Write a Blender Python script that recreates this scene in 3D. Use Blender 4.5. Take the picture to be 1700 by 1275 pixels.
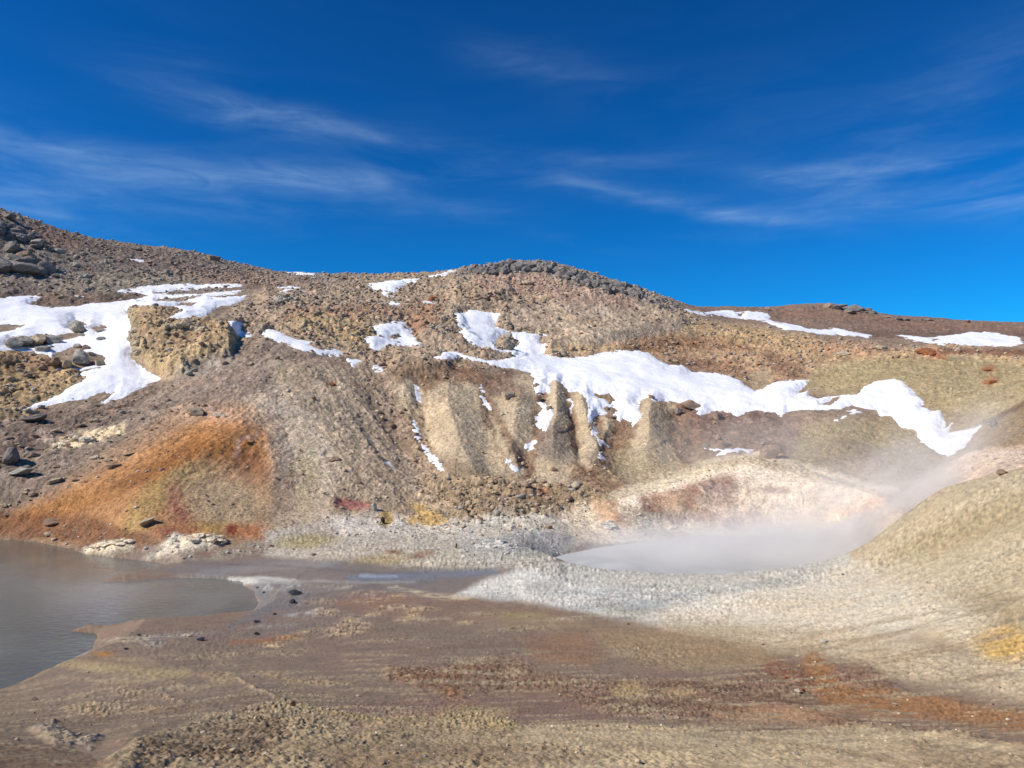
import bpy, math, random
import numpy as np
from mathutils import Vector

# ------------------------------------------------------------------ clear, camera, sky, sun
for o in list(bpy.data.objects):
    bpy.data.objects.remove(o)
SC = bpy.context.scene
C = SC.collection
RAD = math.radians
FPX, CX, CY = 1237.0, 850.0, 637.5          # focal length and centre in photo pixels
PITCH = math.atan((690 - 637.5) / FPX)
cp_, sp_ = math.cos(PITCH), math.sin(PITCH)
cam = bpy.data.cameras.new('camera'); camo = bpy.data.objects.new('camera', cam); C.objects.link(camo)
camo.location = (0, 0, 0); camo.rotation_euler = (RAD(90) + PITCH, 0, 0)
cam.sensor_fit = 'HORIZONTAL'; cam.sensor_width = 36; cam.lens = 36 * FPX / 1700
cam.clip_start = 0.1; cam.clip_end = 20000
SC.camera = camo
SC.view_settings.view_transform = 'Standard'; SC.view_settings.look = 'None'
SC.view_settings.exposure = 0.12; SC.view_settings.gamma = 1

SUN_AZ, SUN_EL = RAD(-112), RAD(42)           # azimuth from the view direction, negative = left
sdir = Vector((math.sin(SUN_AZ) * math.cos(SUN_EL), math.cos(SUN_AZ) * math.cos(SUN_EL), math.sin(SUN_EL)))
sl = bpy.data.lights.new('sun', 'SUN'); sl.energy = 4.6; sl.angle = RAD(0.5); sl.color = (1.0, 0.94, 0.875)
so = bpy.data.objects.new('sun', sl); C.objects.link(so)
so.rotation_euler = sdir.to_track_quat('Z', 'Y').to_euler(); so.location = sdir * 100

def px_dir(px, py):
    u = (px - CX) / FPX; v = (CY - py) / FPX
    return u, cp_ - v * sp_, sp_ + v * cp_

class NT:
    def __init__(s, nt): s.nt = nt
    def n(s, typ, **kw):
        nd = s.nt.nodes.new(typ)
        for k, v in kw.items():
            if k.startswith('i_'):
                nd.inputs[k[2:].replace('_', ' ')].default_value = v
            else: setattr(nd, k, v)
        return nd
    def l(s, a, b): s.nt.links.new(a, b)
    def m(s, op, a, b=None, c=None, clamp=False):
        nd = s.nt.nodes.new('ShaderNodeMath'); nd.operation = op; nd.use_clamp = clamp
        for i, v in enumerate((a, b, c)):
            if v is None: continue
            if isinstance(v, (int, float)): nd.inputs[i].default_value = v
            else: s.l(v, nd.inputs[i])
        return nd.outputs[0]
    def mix(s, fac, a, b, blend='MIX'):
        nd = s.nt.nodes.new('ShaderNodeMix'); nd.data_type = 'RGBA'; nd.blend_type = blend
        for sock, v in ((nd.inputs[0], fac), (nd.inputs[6], a), (nd.inputs[7], b)):
            if isinstance(v, (int, float)): sock.default_value = v
            elif isinstance(v, tuple): sock.default_value = v
            else: s.l(v, sock)
        return nd.outputs[2]
    def ramp(s, fac, lo, hi, a=0.0, b=1.0):
        nd = s.nt.nodes.new('ShaderNodeMapRange'); nd.interpolation_type = 'SMOOTHSTEP'
        nd.inputs[1].default_value = lo; nd.inputs[2].default_value = hi
        nd.inputs[3].default_value = a; nd.inputs[4].default_value = b
        s.l(fac, nd.inputs[0]); return nd.outputs[0]

W = bpy.data.worlds.new('World'); SC.world = W; W.use_nodes = True
W.node_tree.nodes.clear(); t = NT(W.node_tree)
sky = t.n('ShaderNodeTexSky', sky_type='NISHITA', sun_disc=False, sun_elevation=SUN_EL,
          sun_rotation=SUN_AZ, air_density=1.0, dust_density=0.15, ozone_density=3.0)
sky.altitude = 400
tc = t.n('ShaderNodeTexCoord'); D = tc.outputs['Generated']
sep = t.n('ShaderNodeSeparateXYZ'); t.l(D, sep.inputs[0])
az = t.m('ARCTAN2', sep.outputs[0], sep.outputs[1]); el = t.m('ARCSINE', sep.outputs[2])
comb = t.n('ShaderNodeCombineXYZ'); t.l(az, comb.inputs[0]); t.l(el, comb.inputs[1])
wn = t.n('ShaderNodeTexNoise', i_Scale=2.2, i_Detail=3.0); t.l(comb.outputs[0], wn.inputs['Vector'])
vm = t.n('ShaderNodeVectorMath', operation='MULTIPLY_ADD'); t.l(wn.outputs['Color'], vm.inputs[0])
vm.inputs[1].default_value = (0.07, 0.035, 0); t.l(comb.outputs[0], vm.inputs[2])
mp = t.n('ShaderNodeMapping'); t.l(vm.outputs[0], mp.inputs[0])
mp.inputs['Rotation'].default_value = (0, 0, RAD(9)); mp.inputs['Scale'].default_value = (2.6, 13.0, 1)
st = t.n('ShaderNodeTexNoise', i_Scale=1.6, i_Detail=9.0, i_Roughness=0.55, i_Distortion=0.5); t.l(mp.outputs[0], st.inputs['Vector'])
streak = t.ramp(st.outputs['Fac'], 0.30, 0.72)
st2 = t.n('ShaderNodeTexNoise', i_Scale=4.5, i_Detail=7.0, i_Roughness=0.6, i_Distortion=0.8); t.l(mp.outputs[0], st2.inputs['Vector'])
fine = t.ramp(st2.outputs['Fac'], 0.25, 0.75, 0.45, 1.15)
WISPS = [(440,195,130,20,8,.46),(560,215,110,10,9,.17),(150,268,210,34,9,.26),(60,315,130,42,16,.17),(560,295,150,15,-3,.44),
 (400,300,220,30,1,.20),(830,290,160,12,5,.16),(1120,335,165,12,12,.33),(1190,352,80,8,8,.30),(1440,282,150,13,5,.42),
 (1610,312,170,28,8,.42),(1600,170,210,60,-25,.14),(420,350,90,18,8,.17),(900,115,120,22,10,.12),(700,338,150,15,5,.12),
 (300,110,160,40,30,.06),(750,248,200,18,4,.12),(1200,386,90,8,5,.12),(50,347,60,5,0,.18),(970,402,70,9,10,.08),
 (1150,200,300,70,0,.03),(1000,268,170,9,2,.12),(1500,340,220,18,6,.10),(-200,280,200,60,5,.25),(1950,250,200,50,5,.25)]
tot = None
for (wx, wy, rx, ry, an, s) in WISPS:
    d = px_dir(wx, wy); a0 = math.atan2(d[0], d[1]); e0 = math.asin(d[2] / math.sqrt(sum(q*q for q in d)))
    ca, sa = math.cos(RAD(an)), math.sin(RAD(an))
    vx = t.n('ShaderNodeSeparateXYZ'); t.l(vm.outputs[0], vx.inputs[0])
    dx = t.m('SUBTRACT', vx.outputs[0], a0 + 0.035); dy = t.m('SUBTRACT', vx.outputs[1], e0 + 0.0175)
    u = t.m('ADD', t.m('MULTIPLY', dx, ca * FPX / rx), t.m('MULTIPLY', dy, -sa * FPX / rx))
    v = t.m('ADD', t.m('MULTIPLY', dx, sa * FPX / ry), t.m('MULTIPLY', dy, ca * FPX / ry))
    q = t.m('ADD', t.m('MULTIPLY', u, u), t.m('MULTIPLY', v, v))
    g = t.m('MULTIPLY', t.m('EXPONENT', t.m('MULTIPLY', q, -0.8)), s * 0.66)
    tot = g if tot is None else t.m('ADD', tot, g)
haze_all = t.m('MULTIPLY', t.m('POWER', st.outputs['Fac'], 3.0), 0.02)
cd = t.m('ADD', t.m('MULTIPLY', t.m('MULTIPLY', tot, streak), fine), haze_all, clamp=True)
gm = t.n('ShaderNodeGamma'); t.l(sky.outputs[0], gm.inputs[0]); gm.inputs[1].default_value = 1.4
SKY_TINT = (0.0206, 0.316, 0.534, 1)
skyc = t.mix(1.0, gm.outputs[0], SKY_TINT, 'MULTIPLY')
cloudy = t.mix(cd, skyc, (4.4, 6.4, 8.6, 1))
bg = t.n('ShaderNodeBackground', i_Strength=0.10); t.l(cloudy, bg.inputs[0])
wo = t.n('ShaderNodeOutputWorld'); t.l(bg.outputs[0], wo.inputs[0])

# ------------------------------------------------------------------ noise helpers (numpy)
def _hash(ix, iy, seed):
    h = (ix.astype(np.int64) * 374761393 + iy.astype(np.int64) * 668265263 + seed * 1442695041) & 0xffffffff
    h = ((h ^ (h >> 13)) * 1274126177) & 0xffffffff
    return (h ^ (h >> 16)) & 0xffffffff
def perlin(x, y, seed=0):
    ix = np.floor(x); iy = np.floor(y); fx = x - ix; fy = y - iy
    ux = fx*fx*fx*(fx*(fx*6-15)+10); uy = fy*fy*fy*(fy*(fy*6-15)+10)
    def g(dx, dy):
        a = _hash(ix + dx, iy + dy, seed) * (2 * math.pi / 4294967296.0)
        return np.cos(a) * (fx - dx) + np.sin(a) * (fy - dy)
    n0 = g(0,0)*(1-ux) + g(1,0)*ux; n1 = g(0,1)*(1-ux) + g(1,1)*ux
    return (n0*(1-uy) + n1*uy) * 1.5
def fbm(x, y, octv=4, seed=0, gain=0.5, ridged=False):
    a, s = 1.0, 0.0; out = 0
    for i in range(octv):
        n = perlin(x * 2**i + 17.3*i, y * 2**i - 9.1*i, seed + i)
        if ridged: n = 1 - 2*np.abs(n)
        out = out + a * n; s += a; a *= gain
    return out / s
def worley(x, y, seed=0, jit=0.9):
    ix = np.floor(x); iy = np.floor(y); f1 = np.full(x.shape, 9.0); f2 = np.full(x.shape, 9.0); cid = np.zeros(x.shape)
    for dx in (-1,0,1):
        for dy in (-1,0,1):
            h = _hash(ix+dx, iy+dy, seed); r1 = (h & 0xffff)/65535.0; r2 = ((h >> 16) & 0xffff)/65535.0
            d = np.hypot(ix+dx+0.5+(r1-.5)*jit-x, iy+dy+0.5+(r2-.5)*jit-y)
            c = d < f1
            f2 = np.where(c, f1, np.minimum(f2, d)); cid = np.where(c, ((r1*7.13+r2*3.7) % 1.0), cid); f1 = np.where(c, d, f1)
    return f1, f2, cid
def sstep(a, b, x):
    q = np.clip((x - a) / (b - a), 0, 1); return q*q*(3-2*q)
def s2l(c):
    c = np.array(c, float) / 255.0
    return np.where(c <= .04045, c/12.92, ((c+.055)/1.055)**2.4)

# ------------------------------------------------------------------ base form: (px, py, R) picks and ('h', px, z, R) hidden points
CT = [
 # foreground mud
 (-350,1275,4.0),(0,1275,4.1),(425,1275,4.1),(850,1275,4.1),(1275,1275,4.2),(1700,1275,4.2),(2050,1275,4.2),
 (0,1200,7.2),(250,1190,7.3),(425,1185,6.6),(640,1190,6.6),(850,1180,7.0),(1100,1170,7.2),(1300,1195,6.4),(1500,1190,6.4),(1700,1200,5.9),(2050,1180,5.8),
 (-350,1150,10.9),(0,1145,11.2),(250,1100,11.0),(425,1100,10.8),(640,1090,10.9),(850,1090,10.8),(1100,1080,11.2),(1300,1090,10.2),(1500,1100,9.0),(1700,1110,8.0),(2050,1080,7.6),
 (100,1070,13.4),(250,1050,13.8),(425,1030,14.8),(640,1020,14.9),(850,1010,15.3),(1000,1000,15.9),(1150,1005,15.2),(1300,1000,14.6),(1450,1000,13.0),(1600,1000,11.3),(1700,1000,10.4),(2050,960,9.8),
 (550,960,18.8),(650,955,19.0),(780,965,18.2),(870,948,19.2),(1000,952,19.6),(1100,958,19.3),(1200,960,19.2),(1300,948,19.8),(1400,922,21.0),
 (1480,930,18.2),(1550,900,17.5),(1620,900,15.5),(1700,880,14.5),(2050,840,13.5),
 (1480,876,22.3),(1560,826,23.0),(1630,802,22.5),(1700,785,22.0),(1850,750,21.5),(2050,720,21),
 # behind the right bank (hidden valley)
 ('h',1480,-4.6,25.5),('h',1560,-4.2,27),('h',1630,-3.9,27),('h',1700,-3.4,27),('h',1850,-2.8,27),('h',2050,-2.2,27),
 (1440,868,28),(1500,828,32),(1560,792,37),(1620,762,37.5),(1690,752,36),(1700,745,38),(2050,690,36),
 # base of hill line
 (-350,890,25.5),(0,893,25.4),(150,905,25.0),(300,906,24.6),(440,902,24.9),(560,890,26),(700,885,26.4),(800,880,26.6),(900,880,26.6),(560,925,21.5),(700,925,21.6),(850,920,22),
 (1000,880,27.8),(1100,880,28.3),(1200,880,28.6),(1350,880,28.2),
 # pool floor area is carved later
 ('h',1100,-4.7,24),('h',1250,-4.7,24),('h',1000,-4.6,23.5),('h',1370,-4.7,24.5),
 # crater back rim
 (960,838,30),(1030,826,31),(1100,798,33),(1180,768,34.3),(1250,757,35),(1350,781,34.5),(1430,806,33.5),
 ('h',1100,-3.25,36),('h',1180,-2.75,37),('h',1250,-2.4,38),('h',1350,-2.9,37),('h',1430,-3.3,35.5),
 (1200,842,30.5),(1300,842,30.5),
 (1040,786,38.5),(1120,770,40.5),(1200,746,42.5),(1280,756,42),(1360,762,41),(1450,775,39),(1500,780,38.5),
 # left hill
 (-350,850,28),(0,850,28),(100,850,28),(0,790,33.5),(100,790,33),(-350,780,33),(300,830,28.2),(300,760,32.5),(200,790,31.5),
 (400,820,29),(400,750,33),(400,690,37.5),(300,700,37.5),(200,710,38.5),(100,710,40),(0,720,39.5),(-350,700,40),
 (500,820,29.2),(500,740,34.5),(500,660,41.5),(560,840,28.5),(620,820,30),(620,740,36),(700,800,33.5),(700,720,41),(640,660,45),
 (450,610,46.5),(560,610,49),(350,630,46),(270,635,48),(150,650,47),(50,655,48),(-100,650,48),(-350,620,48),
 (240,605,52),(130,600,53),(0,600,53),(-350,560,56),
 (100,545,61),(0,545,62),(200,540,63),(0,500,72),(150,500,73),(300,495,72),(400,480,76),(-350,460,74),
 (240,530,58),(330,540,57),(400,520,62),(420,560,54),(500,560,55),(500,500,69),
 (0,440,82),(150,450,84),(300,455,87),(420,462,90),(0,352,96),(-100,330,97),(-350,300,98),(70,377,97),(200,407,98),(320,420,99),(400,440,99),(450,450,100),(540,460,100),(620,460,98),(700,458,94),(760,447,90),
 (600,560,58),(600,500,71),(650,560,59),(700,500,72),(720,570,58),(650,610,51),(740,620,51),(760,560,60),(820,520,69),(850,560,64),
 (800,480,76),(830,440,88),(880,437,88),(930,444,87),(1000,466,86),(1060,485,86),(1100,497,87),(900,480,78),(1000,510,75),(900,530,70),
 (960,560,67),(1050,560,70),(900,600,59),(1000,600,61),(1100,600,63),
 (800,640,48.5),(900,640,51),(960,640,52),(1050,650,52),(1150,650,54),(1230,650,56),
 (780,780,35),(860,780,36),(780,700,42.5),(860,700,43.5),(930,780,36.5),(930,700,44.5),(1000,700,45.5),(990,770,38),(1080,700,46),(1080,740,42),(1150,700,48),(1150,745,43.5),
 (820,830,30.5),(900,830,31),(760,840,30),
 (1250,700,49),(1250,740,44),(1350,690,50),(1350,730,46),(1450,700,49),(1450,740,44.5),(1520,745,44),(1580,758,42.5),
 (1150,600,67),(1150,550,76),(1250,600,68),(1250,560,77),(1300,630,61),(1350,600,67),(1350,560,79),(1400,640,59),(1450,600,66),(1500,640,58),(1480,670,54),(1540,700,49.5),
 (1150,522,84),(1300,542,84),(1450,560,83),(1550,580,77),(1550,620,62),(1600,660,54),(1600,600,70),(1700,590,72),(1700,620,62),(1650,650,55),(1630,700,47.5),(1700,664,46),(1700,700,42.5),(1660,725,41),(1850,630,47),(1850,560,70),(2050,600,47),(2050,530,70),
 # far right hill
 (1200,530,92),(1300,535,98),(1450,545,100),(1600,560,95),(1700,563,95),(1200,511,112),(1130,508,105),(1300,508,122),(1380,506,124),(1470,522,124),(1550,529,128),(1700,537,132),(1850,530,132),(2050,520,132),
]
# everything behind the skyline falls away
for _px, _R, _z in [(-350,130,26),(0,130,22),(200,130,20),(400,130,17),(620,130,14),(760,125,13.5),(880,125,14.5),(1000,125,12.5),(1100,130,11),
                    (1300,160,14),(1500,160,13.5),(1700,165,14),(2050,165,14)]:
    CT.append(('h', _px, _z, _R))
for _px in (-350, 200, 620, 1100, 1500, 2050):
    CT.append(('h', _px, 2, 400)); CT.append(('h', _px, -20, 3000))
for _px in (-350, 850, 2050):
    CT.append(('h', _px, -1.75, 2.0)); CT.append(('h', _px, -1.65, 0.5))
pa, pl, pt = [], [], []
for c in CT:
    if c[0] == 'h':
        d = px_dir(c[1], 690); a = math.atan2(d[0], d[1]); R = c[3]; tt = c[2] / R
    else:
        d = px_dir(c[0], c[1]); a = math.atan2(d[0], d[1]); R = c[2]; tt = d[2] / math.hypot(d[0], d[1])
    pa.append(a * 3.2); pl.append(math.log(R) * 1.6); pt.append(tt)
pa = np.array(pa); pl = np.array(pl); pt = np.array(pt)
def tps(r2): return 0.5 * r2 * np.log(r2 + 1e-9)
n = len(pa)
K = tps((pa[:,None]-pa)**2 + (pl[:,None]-pl)**2) + np.eye(n) * 2e-4
P = np.c_[np.ones(n), pa, pl]
A = np.block([[K, P], [P.T, np.zeros((3,3))]])
sol = np.linalg.solve(A, np.r_[pt, 0, 0, 0])
wts, aff = sol[:n], sol[n:]

# ------------------------------------------------------------------ polar grid
DETAIL = 1.0
azs = np.concatenate([np.arange(-180, -62, 4.0), np.arange(-62, -38, 0.35), np.arange(-38, 38.001, 0.06 / DETAIL), np.arange(38.35, 62, 0.35), np.arange(62, 180.1, 4.0)])
azs[-1] = 180.0
azr = np.radians(azs)
Rs = np.concatenate([np.linspace(0.4, 3.2, 25)[:-1], 1/np.linspace(1/3.2, 1/26., int(800*DETAIL))[:-1],
     26 * np.exp(np.linspace(0, math.log(104/26), int(860*DETAIL)))[:-1], np.linspace(104, 136, 70)[:-1], 136*np.exp(np.linspace(0, math.log(6000/136), 50))])
NA, NR = len(azr), len(Rs)
AZ, RR = np.meshgrid(azr, Rs)                # [NR, NA]
azc = np.clip(azr, RAD(-46), RAD(46))
T = np.zeros((NR, NA))
la = np.log(Rs) * 1.6
inner = np.where(np.abs(azr) <= RAD(46.5))[0]; 
ua = azc * 3.2
for j in range(NR):
    dl2 = (la[j] - pl)**2
    r2 = (ua[inner][:,None] - pa)**2 + dl2
    T[j, inner] = tps(r2) @ wts + aff[0] + aff[1]*ua[inner] + aff[2]*la[j]
T[:, :inner[0]] = T[:, inner[0]][:,None]; T[:, inner[-1]+1:] = T[:, inner[-1]][:,None]
# behind the camera both sides blend to one gentle rise
bk = sstep(RAD(50), RAD(110), np.abs(AZ))
Zb = T * RR
Zb = Zb * (1-bk) + bk * (-1.9 + 0.02*RR*sstep(3, 60, RR) - 0.03*np.maximum(RR-200, 0))
X = RR * np.sin(AZ); Y = RR * np.cos(AZ)

def proj(x, y, z):
    fw = np.maximum(y * cp_ + z * sp_, 1e-3); up = -y * sp_ + z * cp_
    return CX + FPX * x / fw, CY - FPX * up / fw
def seg_dist(px, py, pts, closed, widths=None):
    best = np.full(px.shape, 1e9); n = len(pts); sign = np.zeros(px.shape, bool); bw = np.zeros(px.shape); bs = np.zeros(px.shape)
    for i in range(n if closed else n-1):
        x0, y0 = pts[i][:2]; x1, y1 = pts[(i+1) % n][:2]; dx, dy = x1-x0, y1-y0; L = dx*dx+dy*dy + 1e-9
        q = np.clip(((px-x0)*dx + (py-y0)*dy)/L, 0, 1); d = np.hypot(px-x0-q*dx, py-y0-q*dy)
        if widths is not None:
            w = widths[i] + q*(widths[i+1]-widths[i]); c = (d-w) < best
            best = np.where(c, d-w, best); bw = np.where(c, w, bw); bs = np.where(c, (i+q)/(n-1), bs)
        else: best = np.minimum(best, d)
        if closed:
            cr = ((y0 > py) != (y1 > py)) & (px < dx*(py-y0)/(dy if abs(dy) > 1e-9 else 1e-9) + x0)
            sign ^= cr
    if closed: return np.where(sign, best, -best)
    if widths is not None: return best, bw, bs
    return best

# ------------------------------------------------------------------ water levels and basins (worked out on the ground plane)
POND_Z, POOL_Z = -4.25, -4.62
POND_PX = [(-420,1330),(-350,900),(-150,893),(0,896),(60,900),(110,909),(150,921),(200,927),(262,934),(285,941),(240,949),(205,958),(170,966),(230,964),(290,960),(350,960),(400,966),(418,980),(428,1000),(420,1018),(395,1034),(330,1043),(260,1046),(190,1043),(150,1041),(116,1048),(158,1052),(162,1062),(154,1078),(120,1098),(84,1126),(48,1148),(0,1170),(-120,1225)]
POOL_PX = [(908,934),(925,922),(960,916),(1000,908),(1050,902),(1120,893),(1200,889),(1290,889),(1370,893),(1425,903),(1430,925),(1360,945),(1290,955),(1200,965),(1100,963),(1010,957),(950,946)]
def px_plane(pts, z):
    out = []
    for (a, b) in pts:
        d = px_dir(a, b); k = z / d[2]; out.append((d[0]*k, d[1]*k))
    return out
POND_W, POOL_W = px_plane(POND_PX, POND_Z), px_plane(POOL_PX, POOL_Z)
def basin(Z, poly, lvl, rise, reach, depth):
    xs = [p[0] for p in poly]; ys = [p[1] for p in poly]
    m = (X > min(xs)-reach) & (X < max(xs)+reach) & (Y > min(ys)-reach) & (Y < max(ys)+reach)
    x, y, z = X[m], Y[m], Z[m]
    d = seg_dist(x, y, poly, True) + 0.10*fbm(x*1.3, y*1.3, 3, 5)
    out = -d
    low = lvl + 0.01 + rise*out
    f = sstep(reach, reach*0.35, out)
    z2 = np.where(d > 0, lvl - 0.05 - np.minimum(depth, 0.35*d), z*(1-f) + np.minimum(np.maximum(z, low), lvl + 0.012 + out*0.55 + 0.0*z)*f)
    Z = Z.copy(); Z[m] = z2; return Z
Z = basin(Zb, POND_W, POND_Z, 0.012, 2.2, 0.7)
Z = basin(Z, POOL_W, POOL_Z, 0.10, 1.6, 0.8)

# ------------------------------------------------------------------ landform features, in metres of relief
PXA, PYA = proj(X, Y, Z)
front = (np.abs(AZ) < RAD(60))
def feature(pts, widths, h, sharp=1.0, rmin=0, rmax=1e9, cap=None):
    """ridge (h>0) or gully (h<0) along a line; widths are half widths"""
    global Z
    xs = [p[0] for p in pts]; ys = [p[1] for p in pts]; mw = max(widths)
    m = front & (PXA > min(xs)-mw) & (PXA < max(xs)+mw) & (PYA > min(ys)-mw) & (PYA < max(ys)+mw) & (RR > rmin) & (RR < rmax)
    if not m.any(): return
    jx = 5*fbm(X[m]*.35, Y[m]*.35, 3, 40); jy = 5*fbm(X[m]*.35, Y[m]*.35, 3, 44)
    d, w, s = seg_dist(PXA[m]+jx, PYA[m]+jy, pts, False, widths)
    q = np.clip(-d / w, 0, 1)                # 1 on the line, 0 at the flank's foot
    prof = (.25*q*q*(3-2*q) + .75*q)**sharp
    ends = np.clip(np.minimum(s*6, (1-s)*6), 0, 1)**.7
    hh = h if np.isscalar(h) else np.interp(s, np.linspace(0,1,len(h)), h)
    Z[m] += 0.33 * hh * prof * ends
# spurs and gullies below the long snowfield
feature([(745,632),(742,690),(765,760),(800,810)], [26,52,62,40], [.8,2.1,2.2,.6])
feature([(663,625),(680,700),(700,760)], [22,26,18], [.6,.9,.3])
feature([(862,640),(858,700),(848,760),(870,800)], [24,42,42,24], [.7,1.7,1.5,.3])
feature([(924,622),(924,690),(918,745),(918,800)], [14,22,50,56], [1.0,1.9,1.9,.5])
feature([(962,645),(974,700),(994,755),(1000,785)], [14,22,32,20], [.9,1.5,1.2,.3])
feature([(1010,690),(1005,725),(1000,760)], [13,18,10], [.5,1.0,.4])
feature([(1083,655),(1078,700),(1075,760),(1070,800)], [18,38,58,50], [1.2,2.2,1.6,.4])
feature([(1150,672),(1160,700),(1175,740)], [24,30,30], [.4,.8,.3])
feature([(1330,690),(1390,730),(1420,780)], [40,70,50], [.3,1.2,.4])
feature([(1430,640),(1420,670),(1400,690)], [60,60,20], [.6,.6,.1])
for g in ([(690,615),(700,680),(715,740),(742,785)], [(800,640),(812,690),(850,740),(890,800)], [(888,655),(900,700),(880,745),(862,790)],
          [(948,660),(955,720),(965,770)], [(1030,700),(1012,730),(1000,770)], [(1115,668),(1130,710),(1160,750)], [(985,690),(1000,735),(1008,760)]):
    feature(g, [15]*len(g), -0.42, 1.2)
# talus furrow between orange mound and central spurs
feature([(600,610),(640,690),(690,770),(760,830)], [40,50,44,26], [-.4,-1.1,-1.0,-.2])
feature([(520,600),(600,690),(660,790)], [14,16,10], -0.35, 1.2)
feature([(440,700),(455,790),(450,860)], [30,40,30], [.2,.7,.2])
# orange mound
feature([(180,860),(280,790),(400,720),(440,700)], [30,46,46,30], [.3,.9,1.0,.3])
# hollows with coloured clay
feature([(556,832),(585,842),(612,838)], [12,18,12], [-.3,-.5,-.2])
feature([(645,845),(645,875)], [14,14], -.12)
# crater wall recess
feature([(1060,842),(1100,830),(1150,840),(1180,870)], [24,34,34,20], [-.3,-.8,-.7,-.1])
feature([(1180,795),(1230,790)], [18,22], -.35)
# butte beside the snow valley: raised block with a steep left side
def plateau(poly, h, edge, rmin=0, rmax=1e9):
    global Z
    xs = [p[0] for p in poly]; ys = [p[1] for p in poly]
    m = front & (PXA > min(xs)-30) & (PXA < max(xs)+30) & (PYA > min(ys)-30) & (PYA < max(ys)+30) & (RR > rmin) & (RR < rmax)
    d = seg_dist(PXA[m]+6*fbm(X[m]*.7,Y[m]*.7,4,31), PYA[m]+6*fbm(X[m]*.7,Y[m]*.7,4,37), poly, True)
    Z[m] += 0.55 * h * sstep(-edge*1.6, edge*1.6, d)
plateau([(216,512),(300,516),(345,530),(400,545),(380,590),(300,625),(250,622),(228,600),(218,560)], 1.5, 5)
plateau([(235,548),(300,545),(345,552),(300,585),(240,590)], 0.5, 4)
plateau([(826,520),(900,500),(1000,490),(1080,505),(1140,540),(1060,560),(980,588),(915,592),(905,585),(935,565),(860,552),(830,540)], 1.3, 7)
plateau([(742,470),(760,462),(840,470),(850,490),(830,505),(760,508)], .8, 5)
plateau([(660,590),(720,588),(760,600),(740,625),(690,632),(650,615)], .8, 5)
plateau([(440,490),(560,500),(650,520),(680,545),(620,570),(560,560),(470,545),(430,520)], .9, 8)
plateau([(720,510),(760,515),(775,550),(800,570),(850,585),(870,595),(820,600),(740,585),(700,560),(690,530)], .8, 5)
plateau([(905,562),(990,560),(1080,570),(1040,585),(1000,590),(925,592),(903,585)], .5, 4)
# rim round the hot pool and hummocks of grey clay on its left side
feature([(770,985),(850,955),(920,945),(1000,955),(1100,962),(1200,963),(1300,952),(1400,924)], [14,20,18,12,12,12,12,12], 0.22, rmin=15, rmax=22)
feature([(860,990),(900,960),(940,950)], [30,36,20], .2, rmin=14, rmax=22)
feature([(800,900),(860,905),(920,905),(950,895)], [22,34,34,20], .35)
feature([(1030,870),(1010,850),(980,840)], [20,26,20], .4)
feature([(150,905),(220,908)], [10,12], .3)
feature([(300,905),(345,895),(370,900)], [14,16,10], .4)
# foreground low bank, bottom left, and small steps
feature([(170,1275),(230,1225),(330,1195),(440,1165),(490,1168)], [60,40,26,16,10], [.10,.12,.10,.09,.03])
feature([(600,1210),(700,1195),(820,1215),(1000,1245)], [30,30,30,20], .05)
feature([(1180,1200),(1350,1195),(1560,1230),(1700,1260)], [14,14,14,12], .06)
feature([(640,1110),(740,1120),(840,1100)], [22,30,22], .06)
# broad unevenness
far = sstep(24, 34, RR)
Z += far * (0.36*fbm(X*.07, Y*.07, 3, 11) + 0.28*fbm(X*.22, Y*.22, 3, 12)*sstep(30, 45, RR)) * sstep(200, 120, RR)
Z += (1-bk) * 0.05*fbm(X*.5, Y*.5, 3, 13) * sstep(2, 8, RR) * (Z > POND_Z + .25)
Zs = Z.copy()

# picture position of the first surface seen along each column (hidden ground takes its neighbour's soil)
tv = Zs / RR
cm = np.maximum.accumulate(np.where(RR < 0.5, -9, tv), axis=0)
vis = tv >= cm - 0.004
PX, PY = proj(X, Y, Zs)
idx = np.where(vis, np.arange(NR)[:,None], 0); idx = np.maximum.accumulate(idx, axis=0)
PXh = np.take_along_axis(PX, idx, 0); PYh = np.take_along_axis(PY, idx, 0)
RH = np.take_along_axis(RR, idx, 0)
PXV, PYV = PXh, PYh
WX = 7*fbm(AZ*26, np.log(RR)*26, 4, 61, .6) + 9*fbm(AZ*95, np.log(RR)*16, 3, 63, .6)*sstep(25, 28, RR); WY = 4*fbm(AZ*26, np.log(RR)*26, 4, 67, .6)

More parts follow.
